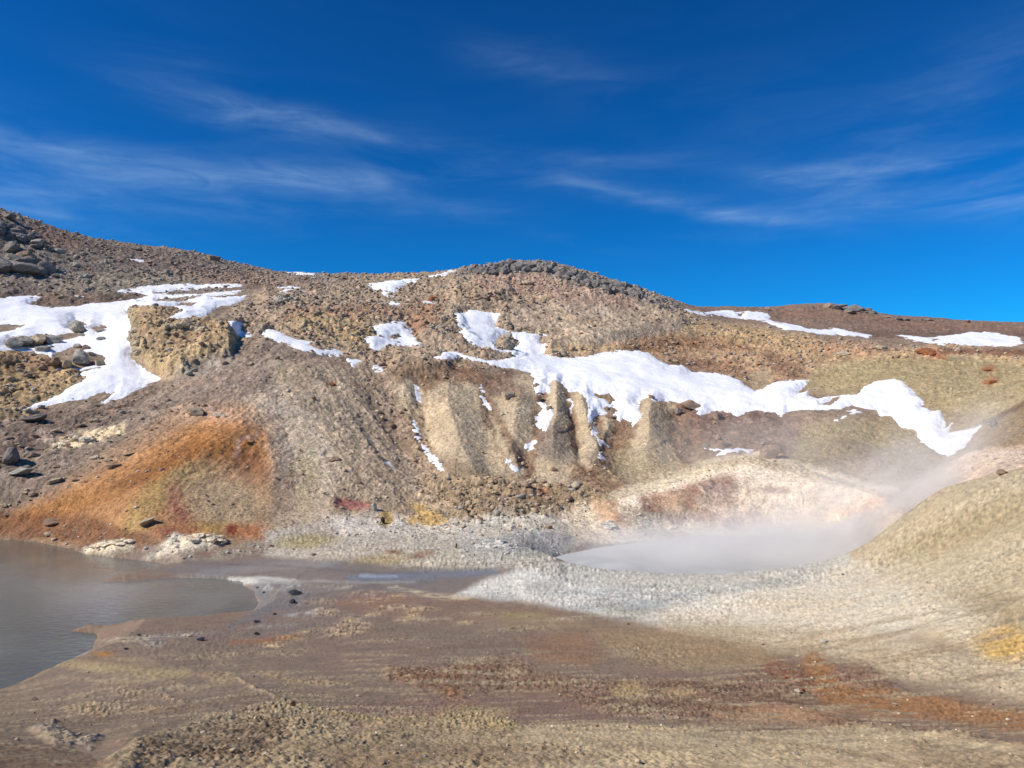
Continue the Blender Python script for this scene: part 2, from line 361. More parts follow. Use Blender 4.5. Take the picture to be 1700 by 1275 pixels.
# ------------------------------------------------------------------ soil colours and roughness by outlined patches
COL = np.zeros((NR, NA, 3)); RUB = np.zeros((NR, NA)); GRA = np.zeros((NR, NA))
def base(col, rub, gra, sel):
    COL[sel] = s2l(col); RUB[sel] = rub; GRA[sel] = gra
base((132,115,96), .25, .5, np.ones((NR, NA), bool)); base((134,114,98), .0, .12, RR < 25.2)
def paint(kind, geo, feather, col, strength=1.0, rub=None, gra=None, wob=1.0, rmin=0, rmax=1e9, brk=0.0):
    if kind == 'blob':
        x, y, rx, ry, an = geo; ext = max(rx, ry); x0, x1, y0, y1 = x-ext, x+ext, y-ext, y+ext
    elif kind == 'line':
        pts, wd = geo; mw = max(wd); x0 = min(p[0] for p in pts)-mw; x1 = max(p[0] for p in pts)+mw; y0 = min(p[1] for p in pts)-mw; y1 = max(p[1] for p in pts)+mw
    else:
        x0 = min(p[0] for p in geo); x1 = max(p[0] for p in geo); y0 = min(p[1] for p in geo); y1 = max(p[1] for p in geo)
    mg = feather + 14*wob
    m = front & (PXV > x0-mg) & (PXV < x1+mg) & (PYV > y0-mg) & (PYV < y1+mg) & (RH >= rmin) & (RH <= rmax)
    if not m.any(): return
    px = PXV[m] + WX[m]*wob; py = PYV[m] + WY[m]*wob
    if kind == 'blob':
        ca, sa = math.cos(RAD(an)), math.sin(RAD(an))
        u = ((px-x)*ca + (py-y)*sa)/rx; v = (-(px-x)*sa + (py-y)*ca)/ry
        d = (1-np.hypot(u, v))*min(rx, ry)
    elif kind == 'line': d = -seg_dist(px, py, pts, False, wd)[0]
    else: d = seg_dist(px, py, geo, True)
    w = sstep(-feather, feather, d) * strength
    if brk: w = w * sstep(-.04, .14, fbm(AZ[m]*38, np.log(RR[m])*120, 4, 71, .65) + (.7-brk)*0.45)
    COL[m] = COL[m]*(1-w[:,None]) + s2l(col)*w[:,None]
    if rub is not None: RUB[m] = RUB[m]*(1-w) + rub*w
    if gra is not None: GRA[m] = GRA[m]*(1-w) + gra*w
P_, L_, B_ = 'poly', 'line', 'blob'
# --- upper hills
paint(P_, [(-500,200),(0,340),(120,385),(300,415),(430,437),(620,455),(700,455),(640,490),(540,500),(430,480),(300,500),(0,520),(-500,560)], 12, (112,102,92), 1, .7, .6)
paint(L_, ([(60,380),(200,420),(330,455)], [14,20,14]), 14, (98,84,74), .6)
paint(L_, ([(290,450),(350,462),(430,470),(530,478)], [8,12,12,6]), 10, (124,98,82), .7)
paint(B_, (95,400,40,12,20), 10, (122,94,76), .6)
paint(B_, (200,470,120,14,-4), 12, (128,120,100), .6)
paint(L_, ([(0,500),(100,500),(190,498),(240,490)], [12,12,10,4]), 8, (98,80,66), .7)
# --- rim and cap of the middle hill
paint(P_, [(600,458),(760,440),(880,430),(1000,455),(1100,492),(1180,520),(1120,560),(1050,600),(900,600),(700,620),(600,620),(400,560),(380,520),(440,480),(540,478)], 14, (140,122,100), 1, .8, .8)
paint(P_, [(840,520),(900,500),(1000,490),(1080,505),(1150,545),(1060,570),(980,585),(910,580),(930,565),(860,550)], 10, (158,140,116), 1, .5, 1.0)
paint(L_, ([(800,470),(880,470),(960,490),(1050,505)], [12,18,16,10]), 10, (148,122,104), .75)
paint(L_, ([(765,452),(830,446),(900,446),(970,466),(1050,487),(1120,510)], [10,12,12,12,10,8]), 6, (108,103,98), .95, .9)
paint(B_, (720,465,60,10,-10), 8, (126,112,92), .7)
paint(L_, ([(480,525),(540,522),(620,520),(700,520)], [10,10,10,8]), 9, (136,106,80), .7)
paint(L_, ([(700,510),(722,520),(690,545)], [8,14,16]), 8, (130,96,72), .8)
paint(B_, (560,550,80,24,8), 12, (158,134,94), .75)
paint(B_, (740,590,40,14,10), 10, (150,132,106), .5)
paint(L_, ([(905,584),(1000,582),(1060,572)], [8,10,6]), 6, (168,140,102), .7)
# --- butte
paint(P_, [(214,510),(300,512),(345,530),(420,540),(400,580),(320,620),(280,632),(245,620),(225,590),(214,550)], 6, (146,124,92), 1, .85, .8)
paint(P_, [(240,590),(330,570),(390,560),(340,610),(270,632)], 10, (160,138,100), .8)
paint(L_, ([(216,512),(222,560),(226,600)], [6,5,4]), 5, (120,114,88), .6)
# --- left low tan rocks
paint(P_, [(-500,600),(0,580),(60,590),(120,600),(150,630),(60,690),(0,705),(-500,760)], 10, (150,128,92), 1, .8, .7)
paint(P_, [(-300,590),(0,590),(50,590),(110,610),(60,625),(-20,625)], 8, (124,98,70), .8)
paint(L_, ([(-200,740),(0,716),(60,700),(75,690)], [10,10,8,4]), 7, (86,64,50), .9)
# --- left talus, grey brown
paint(P_, [(-500,720),(0,700),(60,690),(160,672),(280,632),(420,560),(560,590),(600,620),(560,680),(430,690),(330,690),(250,705),(100,780),(0,850),(-500,900)], 14, (132,116,99), 1, .4, .8)
paint(P_, [(-300,760),(0,720),(70,690),(250,650),(200,690),(100,720),(0,770)], 10, (104,88,76), .7, .55)
paint(B_, (440,640,120,40,-10), 22, (138,120,104), .7, .35)
paint(B_, (340,610,50,14,-15), 10, (150,142,126), .5)
# talus right of the mound
paint(P_, [(450,600),(600,610),(690,640),(760,800),(700,830),(560,830),(480,860),(450,700)], 14, (164,146,120), 1, .3, .9)
paint(P_, [(600,620),(690,640),(740,780),(820,830),(760,840),(690,780),(630,700)], 12, (138,118,96), .85, .6, .9)
paint(L_, ([(560,600),(640,690),(700,780)], [10,14,10]), 10, (130,112,92), .6)
# central grey-cream strip with a crack
paint(P_, [(400,660),(470,650),(530,700),(560,800),(560,880),(440,885),(450,800),(440,720)], 16, (200,182,154), .9, .12, .8)
paint(B_, (460,740,16,90,-4), 12, (172,158,144), .6)
paint(B_, (505,800,22,70,0), 14, (172,156,118), .7)
paint(L_, ([(458,655),(470,700),(480,740),(489,790),(490,850)], [1.0,1.2,1.2,1.0,.6]), 1.6, (88,72,58), .9, wob=1.3, brk=.3)
# --- orange mound
paint(P_, [(60,845),(180,770),(260,720),(300,690),(400,680),(455,700),(465,790),(470,850),(440,895),(360,900),(250,900),(100,895),(0,880)], 30, (168,126,84), 1, .15, .8)
paint(L_, ([(20,862),(120,840),(220,785),(300,735),(380,715)], [12,22,26,22,14]), 16, (172,122,72), .8)
paint(L_, ([(260,800),(330,740),(400,745),(440,770)], [14,18,22,18]), 16, (160,108,56), .85)
paint(L_, ([(330,700),(400,700),(430,720)], [10,16,14]), 12, (180,128,78), .8)
paint(B_, (420,785,34,34,0), 16, (136,96,64), .85)
paint(B_, (460,815,24,34,0), 14, (146,112,84), .6)
paint(L_, ([(210,880),(260,820),(310,790),(350,780)], [14,20,18,10]), 14, (178,150,92), .75)
paint(B_, (375,840,78,50,20), 34, (172,150,116), .95)
paint(L_, ([(290,805),(290,830),(300,860),(318,885)], [4,9,12,9]), 14, (150,94,76), .8)
paint(B_, (290,884,26,8,0), 8, (152,82,68), .8)
paint(B_, (350,878,40,10,0), 10, (182,140,66), .7)
paint(B_, (412,882,34,12,0), 10, (180,118,74), .9)
paint(B_, (385,880,9,9,0), 5, (128,58,40), .9)
paint(P_, [(-500,860),(0,850),(80,850),(160,860),(240,890),(270,905),(150,906),(60,896),(0,892),(-500,895)], 10, (118,82,56), .85, .25, .6)
paint(L_, ([(60,860),(160,830),(240,790)], [10,12,10]), 10, (132,88,52), .5)
paint(L_, ([(390,755),(395,735),(425,720)], [4,4,3]), 5, (176,146,130), .6)
paint(P_, [(85,735),(130,716),(205,706),(212,718),(140,742),(90,748)], 4, (196,178,142), .95, .6, .6)
paint(B_, (78,728,20,10,10), 6, (160,142,124), .8)
paint(L_, ([(300,684),(330,676),(380,692)], [8,8,3]), 6, (152,128,106), .8, .7)
paint(L_, ([(295,694),(350,690),(400,690),(445,705)], [8,9,9,8]), 12, (170,142,116), .8)
paint(L_, ([(120,800),(190,762),(260,722),(300,704)], [8,12,14,10]), 14, (158,128,98), .6)
paint(L_, ([(225,800),(280,768),(330,742)], [8,12,12]), 12, (136,90,46), .7)
paint(L_, ([(60,850),(120,838),(200,815)], [6,9,8]), 10, (166,118,64), .6)
paint(L_, ([(450,700),(462,760),(468,830),(462,880)], [8,10,12,12]), 24, (170,152,126), .85)
# clay at its foot
paint(P_, [(140,912),(160,902),(200,897),(222,902),(222,910),(180,922),(140,920)], 4, (214,200,170), 1, .5, .5)
paint(P_, [(246,920),(270,900),(290,885),(310,890),(330,888),(360,890),(375,900),(350,912),(290,922),(245,930)], 4, (218,206,178), 1, .5, .5)
paint(P_, [(210,915),(260,905),(300,915),(360,912),(430,896),(560,880),(560,905),(400,925),(260,935)], 6, (150,140,122), .8, .35, .6, brk=.3)
# --- cones and spurs
paint(P_, [(650,612),(760,600),(900,650),(1120,655),(1190,700),(1180,760),(1100,800),(980,840),(820,830),(740,790),(690,720)], 12, (126,104,80), 1, .4, .7)
for g in ([(700,660),(735,636),(790,640),(800,690),(830,760),(850,800),(800,815),(742,780),(700,720)], [(655,640),(678,630),(700,650),(702,700),(690,705),(665,670)],
          [(822,630),(880,620),(892,680),(900,720),(880,760),(866,790),(846,800),(825,740),(812,690)], [(913,628),(925,622),(938,660),(944,700),(952,760),(945,800),(910,812),(880,798),(892,760),(905,715),(910,670)],
          [(950,650),(966,645),(976,680),(990,720),(1000,755),(986,780),(960,770),(955,710)], [(1000,690),(1016,688),(1018,720),(1008,738),(1000,720)],
          [(1064,668),(1086,655),(1100,690),(1112,740),(1130,780),(1060,810),(1020,790),(1040,750),(1060,710)], [(1100,662),(1118,672),(1118,700),(1108,704)]):
    paint(P_, g, 6, (186,168,136), .95, .04, .8, wob=.7)
paint(B_, (920,735,32,30,0), 10, (132,118,104), .85)
paint(B_, (990,760,18,14,0), 8, (142,128,108), .7)
paint(B_, (1050,770,50,24,-10), 14, (156,142,110), .7)
paint(L_, ([(740,770),(800,800),(850,805)], [14,18,12]), 12, (128,112,90), .7)
for g in ([(800,625),(822,690),(850,740),(885,795)], [(845,620),(815,640)], [(888,690),(890,730),(868,770)], [(950,690),(955,740)], [(1116,690),(1140,720),(1170,750)], [(1005,740),(985,790)], [(1035,700),(1018,735)]):
    paint(L_, (g, [8]*len(g)), 6, (114,90,70), .8, .4)
paint(B_, (840,645,30,16,20), 8, (120,92,72), .7, .4)
paint(P_, [(730,604),(790,612),(800,640),(760,625)], 8, (120,92,72), .7)
# --- reddish slope above the long snowfield
paint(P_, [(1040,570),(1120,560),(1200,550),(1330,560),(1450,575),(1480,600),(1400,612),(1340,635),(1260,640),(1200,625),(1140,605),(1080,595)], 12, (148,122,92), 1, .6, .8)
paint(L_, ([(1050,578),(1100,570),(1180,568),(1240,575)], [10,14,12,8]), 10, (118,86,62), .7)
paint(L_, ([(1120,600),(1180,608),(1230,622)], [8,12,8]), 8, (114,84,64), .7)
paint(L_, ([(1280,590),(1300,610),(1330,630)], [14,18,14]), 12, (108,80,64), .7)
paint(P_, [(1140,535),(1240,540),(1340,560),(1380,590),(1300,590),(1200,565),(1130,555)], 12, (152,128,92), .8, .75)
paint(L_, ([(1350,575),(1430,585),(1540,590)], [10,12,8]), 10, (144,112,84), .7, .7)
paint(P_, [(1245,625),(1270,610),(1290,640),(1270,650),(1250,650)], 6, (162,142,112), .9, .2)
# --- right slope, yellow tan
paint(P_, [(1360,610),(1430,595),(1500,590),(1560,590),(1700,590),(2200,560),(2200,720),(1700,720),(1640,710),(1560,740),(1500,720),(1440,660),(1350,650),(1330,640)], 12, (166,149,110), 1, .12, 1.0)
paint(P_, [(1540,655),(1560,680),(1640,700),(1560,720),(1510,700),(1520,660)], 14, (150,132,104), .8)
paint(L_, ([(1480,590),(1580,580),(1700,598)], [8,12,10]), 8, (150,126,94), .8, .7)
paint(L_, ([(1540,585),(1565,590)], [8,6]), 5, (160,110,74), .9)
paint(B_, (1643,612,12,6,0), 4, (150,104,72), .8)
paint(B_, (1645,632,12,7,-15), 4, (156,112,74), .8)
paint(P_, [(1400,700),(1480,690),(1560,760),(1600,760),(1640,720),(1700,740),(1700,760),(1560,790),(1480,820),(1400,790),(1260,760),(1290,700)], 14, (156,140,106), 1, .08, 1.0)
paint(P_, [(1640,705),(1660,690),(1720,660),(2200,560),(2200,720),(1700,745),(1620,750)], 6, (140,118,84), 1, .1, 1.0, rmax=48)
paint(L_, ([(1640,700),(1660,690),(1710,665)], [2,3,3]), 3, (100,76,56), .8)
paint(B_, (1440,770,60,20,10), 16, (148,130,106), .7)
# recess under the right end of the snowfield
paint(P_, [(1120,670),(1200,680),(1290,680),(1340,700),(1300,760),(1240,770),(1180,740),(1140,710)], 10, (116,92,76), 1, .45, .6)
paint(P_, [(1200,700),(1290,690),(1330,700),(1310,745),(1220,745)], 12, (134,114,98), .8, .25)
paint(B_, (1255,692,10,9,0), 4, (92,72,62), .8)
paint(B_, (1285,700,16,9,20), 5, (98,78,68), .7)
paint(B_, (1280,752,24,16,-10), 6, (98,72,60), .85, .6)
# --- far right hill
paint(P_, [(1120,500),(1300,500),(1700,530),(2200,500),(2200,585),(1700,580),(1560,575),(1440,560),(1300,545),(1180,525)], 6, (120,101,86), 1, .3, .6, rmin=86)
paint(L_, ([(1290,518),(1400,524),(1500,540),(1700,548)], [6,9,8,6]), 6, (124,98,80), .8)
paint(L_, ([(1440,555),(1600,556),(1720,556)], [6,5,5]), 5, (96,78,66), .7)
paint(L_, ([(1560,583),(1640,585),(1720,588)], [4,5,6]), 4, (96,60,44), .8)
# --- crater dome
paint(P_, [(930,850),(960,832),(1020,828),(1100,796),(1180,768),(1250,752),(1350,776),(1440,802),(1500,812),(1440,850),(1400,905),(1200,895),(1050,902),(960,900)], 6, (220,203,176), 1, .10, .6)
paint(L_, ([(1010,828),(1080,806),(1160,778),(1240,762),(1340,782),(1420,806)], [8,10,10,8,10,8]), 6, (200,185,152), .9, .05, .9)
paint(P_, [(1140,808),(1200,788),(1250,795),(1240,840),(1180,842),(1150,830)], 10, (160,138,122), .85)
paint(L_, ([(1070,830),(1110,828),(1160,812),(1210,800)], [8,14,10,8]), 8, (140,106,84), .8, .3)
paint(P_, [(1080,830),(1150,820),(1170,845),(1140,870),(1090,860)], 10, (168,140,112), .8)
paint(P_, [(970,835),(990,820),(1020,830),(1035,860),(1000,880),(975,850)], 5, (190,156,120), .8)
paint(L_, ([(985,828),(1010,850),(1040,870)], [6,8,6]), 6, (198,162,124), .8)
paint(P_, [(930,850),(960,832),(975,838),(1010,880),(960,900),(920,880)], 8, (206,190,160), .9, .3)
paint(P_, [(1030,840),(1080,840),(1160,880),(1180,895),(1060,895),(1040,870)], 8, (166,150,126), .8, .4)
paint(L_, ([(1105,870),(1150,880),(1190,874)], [6,8,5]), 5, (212,196,164), .8, .4, brk=.3)
paint(P_, [(1220,800),(1300,790),(1400,820),(1420,860),(1300,870),(1230,850)], 12, (224,206,176), .7)
paint(L_, ([(1270,812),(1310,815)], [5,4]), 4, (164,144,126), .8)
paint(B_, (1220,858,50,16,0), 10, (180,156,140), .6)
paint(B_, (1460,850,30,24,0), 12, (206,170,134), .7)
paint(L_, ([(1150,795),(1165,815),(1180,822)], [2,2,1]), 2, (206,188,160), .8, wob=.5)
for (x,y,rx,ry,c) in ((1190,812,26,9,(158,138,124)),(1222,806,10,14,(148,128,116)),(1268,815,30,5,(168,148,132)),(1170,858,22,10,(172,142,118)),(1215,870,18,9,(160,138,126)),(1330,850,30,9,(212,192,168)),(1352,826,8,12,(186,166,138)),(1284,838,10,5,(176,156,140)),(1120,862,14,7,(150,120,96)),(1085,846,16,8,(128,92,72)),(1400,850,26,10,(206,176,150)),(1080,872,18,8,(196,182,160)),(1145,835,10,12,(146,112,92))):
    paint(B_, (x,y,rx,ry,8), 4, c, .75, wob=1.4)
paint(L_, ([(1328,815),(1332,830),(1330,845)], [1.5,2,1]), 1.5, (140,122,104), .8)
# pale pinkish valley floor
paint(P_, [(1430,880),(1450,850),(1500,820),(1560,780),(1600,755),(1640,744),(1720,742),(2200,640),(2200,790),(1700,785),(1560,830),(1470,900)], 8, (204,182,156), 1, .06, .7, rmin=24)
paint(L_, ([(1560,800),(1590,765),(1620,750)], [3,3,3]), 3, (222,204,182), .7)
# --- rubble belt under the spurs
paint(P_, [(690,800),(760,790),(870,800),(960,810),(1010,820),(940,850),(900,870),(780,870),(700,850)], 10, (138,120,92), 1, .8, .8)
paint(L_, ([(820,850),(860,830),(930,835)], [8,10,8]), 8, (118,98,76), .6)
paint(B_, (900,822,12,6,0), 4, (132,92,70), .8)
# --- clay flats below the hill
paint(P_, [(440,885),(560,860),(700,870),(800,860),(940,860),(960,900),(905,945),(700,960),(560,940),(440,925)], 8, (188,179,160), 1, .16, .9)
paint(P_, [(540,860),(620,845),(760,870),(760,890),(640,885),(560,890)], 8, (204,196,178), .9, .3, .6)
paint(P_, [(540,825),(620,820),(700,815),(760,850),(700,860),(620,860),(545,850)], 12, (168,148,118), .9, .3)
paint(B_, (583,838,30,10,5), 4, (160,102,92), .9, .4)
paint(B_, (560,838,8,9,0), 4, (110,70,62), .8)
paint(B_, (640,862,14,14,0), 5, (178,146,86), .95)
paint(P_, [(680,835),(700,838),(710,850),(740,862),(755,875),(720,878),(690,866),(680,872),(672,866),(690,852)], 4, (200,166,100), .95, .35)
paint(B_, (742,877,12,5,10), 3, (190,132,82), .9)
paint(B_, (505,900,50,11,-4), 8, (176,162,112), .9, .1)
paint(B_, (620,935,50,10,-6), 6, (176,154,110), .8, .1)
paint(B_, (655,917,16,4,0), 3, (138,98,60), .8)
paint(B_, (700,922,22,5,-12), 4, (142,104,72), .8)
paint(P_, [(760,890),(860,880),(930,880),(960,900),(905,940),(840,950),(770,935)], 8, (176,173,163), .9, .25, .9)
paint(B_, (860,890,40,6,-5), 6, (132,138,142), .7)
paint(B_, (840,910,50,10,0), 8, (146,150,148), .6)
paint(L_, ([(690,890),(760,880),(900,870)], [10,14,16]), 8, (186,180,162), .8, .6)
# water-laid mud, banded
paint(P_, [(250,945),(330,935),(450,926),(560,930),(700,945),(860,945),(760,985),(560,1010),(430,1000),(420,975),(330,960)], 8, (128,118,108), 1, .02, .1)
paint(L_, ([(330,955),(430,940),(560,936)], [6,8,4]), 5, (142,138,134), .8)
paint(L_, ([(300,935),(450,938),(600,950),(760,955)], [2,2,2,2]), 2, (112,104,98), .6)
paint(L_, ([(580,960),(700,957),(820,950)], [5,7,4]), 4, (116,126,140), .8)
paint(L_, ([(600,956),(660,958)], [3,2]), 2, (156,172,188), .8)
paint(L_, ([(380,965),(430,963),(490,964)], [5,6,3]), 3, (206,206,198), .95, .05)
paint(L_, ([(430,965),(560,966),(690,967)], [3,2,2]), 2, (164,160,152), .7)
paint(P_, [(420,970),(470,968),(510,985),(510,1010),(440,1030),(400,1035),(430,1005)], 8, (122,120,118), .7, .08, .3, brk=.3)
paint(P_, [(640,975),(660,972),(700,982),(690,984),(660,982)], 2, (200,186,160), .9, brk=.5)
paint(L_, ([(690,985),(740,993),(785,996)], [4,6,3]), 3, (206,188,150), .9, brk=.4)
# --- white sinter rim and the broad pale bank
paint(P_, [(755,990),(800,965),(860,948),(920,940),(1000,948),(1100,956),(1200,958),(1300,946),(1400,920),(1420,930),(1400,1000),(1250,1040),(1100,1040),(960,1015),(860,998)], 7, (208,207,199), 1, .08, .55)
paint(P_, [(1100,1000),(1220,990),(1300,960),(1420,925),(1540,950),(1560,1010),(1500,1050),(1300,1060),(1100,1050)], 16, (214,205,186), .9, .05, .6)
paint(L_, ([(980,985),(1060,985),(1140,992),(1230,975),(1330,960)], [6,8,7,5,4]), 7, (150,156,158), .6, brk=.3)
paint(B_, (1050,1010,50,12,0), 8, (138,138,124), .7)
paint(B_, (1060,1005,34,8,0), 5, (178,184,186), .6)
paint(B_, (1040,1028,16,3,0), 3, (110,118,128), .8)
paint(B_, (960,968,70,9,3), 8, (200,198,190), .6)
paint(B_, (1350,1010,90,18,4), 14, (206,186,158), .8, .02)
paint(B_, (1560,1010,90,22,15), 16, (194,178,154), .6)
paint(P_, [(1420,925),(1480,880),(1560,830),(1700,788),(2200,700),(2200,1130),(1700,1130),(1560,1060),(1500,980)], 16, (194,179,148), 1, .05, .8, rmax=24)
paint(L_, ([(1480,925),(1600,880),(1720,840)], [12,26,30]), 16, (172,155,120), .8, rmax=24)
paint(L_, ([(1440,910),(1500,878),(1560,842)], [5,6,4]), 5, (186,170,142), .8, rmax=24)
paint(P_, [(1560,985),(1640,980),(1720,1010),(1720,1060),(1620,1040),(1550,1010)], 18, (160,143,110), .7)
paint(B_, (1542,1052,30,13,0), 10, (184,160,112), .7)
paint(B_, (1665,1070,48,30,10), 14, (200,162,88), .9)
paint(P_, [(1230,1040),(1400,1040),(1540,1070),(1720,1120),(1720,1170),(1500,1130),(1360,1090),(1250,1080),(1100,1040)], 14, (188,172,142), .9, .05, .7)
paint(L_, ([(1400,926),(1480,880),(1560,829),(1630,804),(1720,782),(2050,715)], [12,18,22,22,22,22]), 12, (188,172,142), 1, .05, .8, rmax=25)
paint(L_, ([(900,944),(950,950),(1010,960),(1100,966),(1200,967),(1300,958),(1400,930)], [10,18,18,18,18,18,12]), 5, (192,190,180), 1, .08, .7, rmin=16, rmax=21.8)
paint(B_, (1500,985,110,40,20), 40, (204,191,166), .6)
paint(B_, (1180,1040,140,14,3), 16, (172,158,132), .6)
paint(P_, [(1180,1000),(1400,975),(1560,990),(1640,1040),(1500,1060),(1280,1040)], 34, (214,203,180), .7)
for (x,y,rx,ry) in ((890,975,30,5),(940,985,34,5),(1010,995,40,6),(1120,1000,40,6),(1060,975,30,4),(980,1008,30,5),(1180,985,40,4),(1290,970,40,4),(830,990,24,4)):
    paint(B_, (x,y,rx,ry,-4), 6, (152,156,154), .7, brk=.35)
# --- foreground mud and dust
paint(P_, [(-500,1400),(-500,1180),(0,1145),(160,1060),(400,1040),(560,1005),(760,1000),(1000,1040),(1120,1060),(1300,1090),(1500,1200),(1700,1210),(2200,1180),(2200,1400)], 10, (132,115,99), 1, .02, .25)
paint(P_, [(560,985),(640,985),(800,1000),(960,1020),(1000,1045),(860,1045),(700,1030),(560,1020)], 8, (138,116,98), 1, .02, .1)
paint(B_, (620,1000,60,14,0), 10, (160,112,70), .55)
for (x,y,rx,ry) in ((585,1042,34,12),(540,1018,30,7),(620,998,26,5),(680,1028,24,6),(480,1060,26,4),(455,1070,22,6),(520,1050,30,4),(700,1012,24,4),(780,1035,22,3),(560,1055,28,4),(610,1022,30,3),(660,990,20,3),(690,1018,14,3),(585,1030,16,5),(640,1010,24,3)):
    paint(B_, (x,y,rx,ry,-3), 3, (190,166,130), .8, .2, .5, brk=.5)
paint(L_, ([(380,1068),(450,1062),(500,1058)], [3,5,2]), 4, (160,108,66), .7)
paint(B_, (300,1035,120,20,0), 14, (128,112,100), .4)
paint(B_, (900,1035,90,10,0), 8, (150,132,104), .6)
paint(B_, (868,1022,34,6,0), 5, (164,152,96), .5)
paint(P_, [(980,1050),(1100,1045),(1260,1070),(1300,1100),(1150,1120),(1020,1090)], 12, (152,130,100), .9, .05, .5)
paint(L_, ([(1060,1112),(1150,1122),(1260,1115)], [5,7,4]), 6, (136,112,100), .7, .02, .1)
paint(P_, [(860,1060),(960,1050),(1010,1085),(980,1110),(880,1095)], 12, (146,114,88), .8)
paint(P_, [(640,1110),(760,1105),(860,1090),(900,1120),(1000,1130),(1200,1130),(1300,1100),(1440,1100),(1500,1150),(1380,1190),(1150,1200),(1000,1190),(900,1150),(760,1160),(700,1150)], 14, (130,104,84), .85, .12, .9)
paint(L_, ([(650,1120),(720,1128),(790,1110)], [12,16,8]), 8, (130,98,76), .8, .15, 1.0)
paint(L_, ([(745,1150),(770,1180),(800,1200)], [12,16,18]), 10, (140,104,74), .8, .15, 1.0)
paint(L_, ([(1350,1100),(1380,1150),(1450,1170),(1560,1180),(1720,1205)], [18,26,22,20,20]), 12, (152,110,70), .85, .08, .7)
paint(L_, ([(1280,1110),(1340,1130)], [14,12]), 8, (128,88,66), .7)
paint(P_, [(1380,1110),(1430,1115),(1450,1150),(1400,1140)], 8, (136,106,90), .7)
paint(B_, (1560,1150,70,8,8), 8, (140,120,98), .6)
paint(P_, [(1150,1180),(1280,1160),(1400,1195),(1560,1210),(1720,1250),(1720,1262),(1500,1225),(1300,1200)], 7, (122,94,76), .8, .2, .8)
paint(B_, (1290,1190,90,11,0), 9, (176,140,104), .9, .08, .6)
paint(B_, (1045,1153,26,17,0), 7, (172,146,104), .9, .05, .6)
paint(B_, (1125,1152,28,10,0), 6, (168,142,104), .8, .05, .6)
paint(P_, [(760,1240),(900,1200),(1100,1205),(1300,1212),(1440,1206),(1600,1225),(1720,1262),(1720,1500),(700,1500)], 9, (186,168,134), .9, .04, .75)
paint(L_, ([(1180,1215),(1290,1212),(1440,1204)], [2,2,2]), 2, (112,88,70), .7, wob=.6)
paint(P_, [(1500,1230),(1720,1270),(1720,1400),(1560,1300)], 10, (140,120,96), .7, .1, .9)
paint(L_, ([(1250,1230),(1400,1250),(1560,1280)], [4,4,4]), 4, (146,124,96), .6)
paint(P_, [(-400,1500),(150,1280),(240,1225),(340,1195),(440,1168),(500,1165),(540,1195),(640,1185),(760,1175),(850,1180),(860,1240),(800,1285),(700,1500)], 7, (166,147,116), .95, .12, 1.0)
paint(P_, [(240,1235),(340,1210),(460,1195),(480,1225),(420,1265),(300,1275),(220,1270)], 12, (114,94,74), .8, .15, 1.0)
paint(P_, [(540,1180),(600,1165),(720,1155),(800,1170),(740,1200),(600,1215)], 8, (134,108,96), .75, .06, .5)
paint(P_, [(760,1160),(900,1150),(1010,1190),(940,1205),(820,1195)], 8, (132,106,94), .8, .03, .2)
paint(B_, (790,1185,50,10,0), 8, (166,148,106), .6, .1, 1.)
paint(L_, ([(500,1175),(620,1200),(720,1198),(860,1210)], [4,6,6,6]), 6, (170,152,108), .8, .1, 1.)
paint(P_, [(500,1250),(640,1235),(900,1240),(1000,1260),(900,1280),(560,1280)], 10, (136,114,90), .6, .1, .9)
paint(L_, ([(90,1098),(180,1112),(250,1118),(310,1118)], [5,10,9,7]), 8, (172,154,112), .8, .05, .5)
paint(L_, ([(100,1125),(190,1133),(260,1128)], [2,3,2]), 3, (168,148,112), .7)
paint(L_, ([(200,1095),(260,1100)], [3,2]), 3, (164,146,112), .6)
paint(B_, (170,1086,16,5,0), 4, (176,124,60), .8)
paint(P_, [(100,1088),(120,1080),(150,1086),(112,1094)], 3, (192,178,152), .8, .3)
paint(B_, (255,1066,22,9,0), 5, (158,154,146), .7, .3, .5, brk=.4)
paint(B_, (360,1125,30,8,5), 6, (164,142,108), .7, .1, .8)
for (x,y,rx,ry,an) in ((210,1150,40,8,8),(300,1140,30,8,8),(150,1180,44,12,0),(240,1178,50,6,0),(280,1160,30,5,20)):
    paint(B_, (x,y,rx,ry,an), 5, (164,142,112), .65, .15, 1.0, brk=.4)
paint(L_, ([(380,1120),(440,1150),(480,1168)], [2.5,3,3]), 3, (172,148,112), .8, .1, .8)
paint(L_, ([(420,1115),(480,1130),(560,1135),(590,1132)], [3,4,4,3]), 4, (164,142,106), .7, .1, .9)
paint(P_, [(50,1210),(90,1200),(130,1230),(170,1225),(150,1245),(90,1240)], 7, (156,144,130), .8, .2, .9)
paint(P_, [(-300,1180),(0,1150),(90,1150),(60,1200),(0,1240),(-300,1300)], 14, (136,120,100), .7, .02, .1)
paint(P_, [(-300,1260),(0,1235),(60,1240),(200,1270),(100,1320),(-300,1500)], 10, (130,108,86), .8, .05, .5)
paint(B_, (600,1090,100,24,0), 20, (134,112,98), .7, .01, .05)
# dust lying in streaks and patches over the dry part of the mud
m = (RR < 14) & front
dd = fbm(AZ[m]*9, np.log(RR[m])*30, 5, 111, .6); ed = sstep(.02, .22, dd)*sstep(13, 10, RR[m])*.75
COL[m] = COL[m]*(1-ed[:,None]) + s2l((166,148,120))*ed[:,None]*(.9+.1*RUB[m][:,None]); GRA[m] = np.maximum(GRA[m], .85*ed)
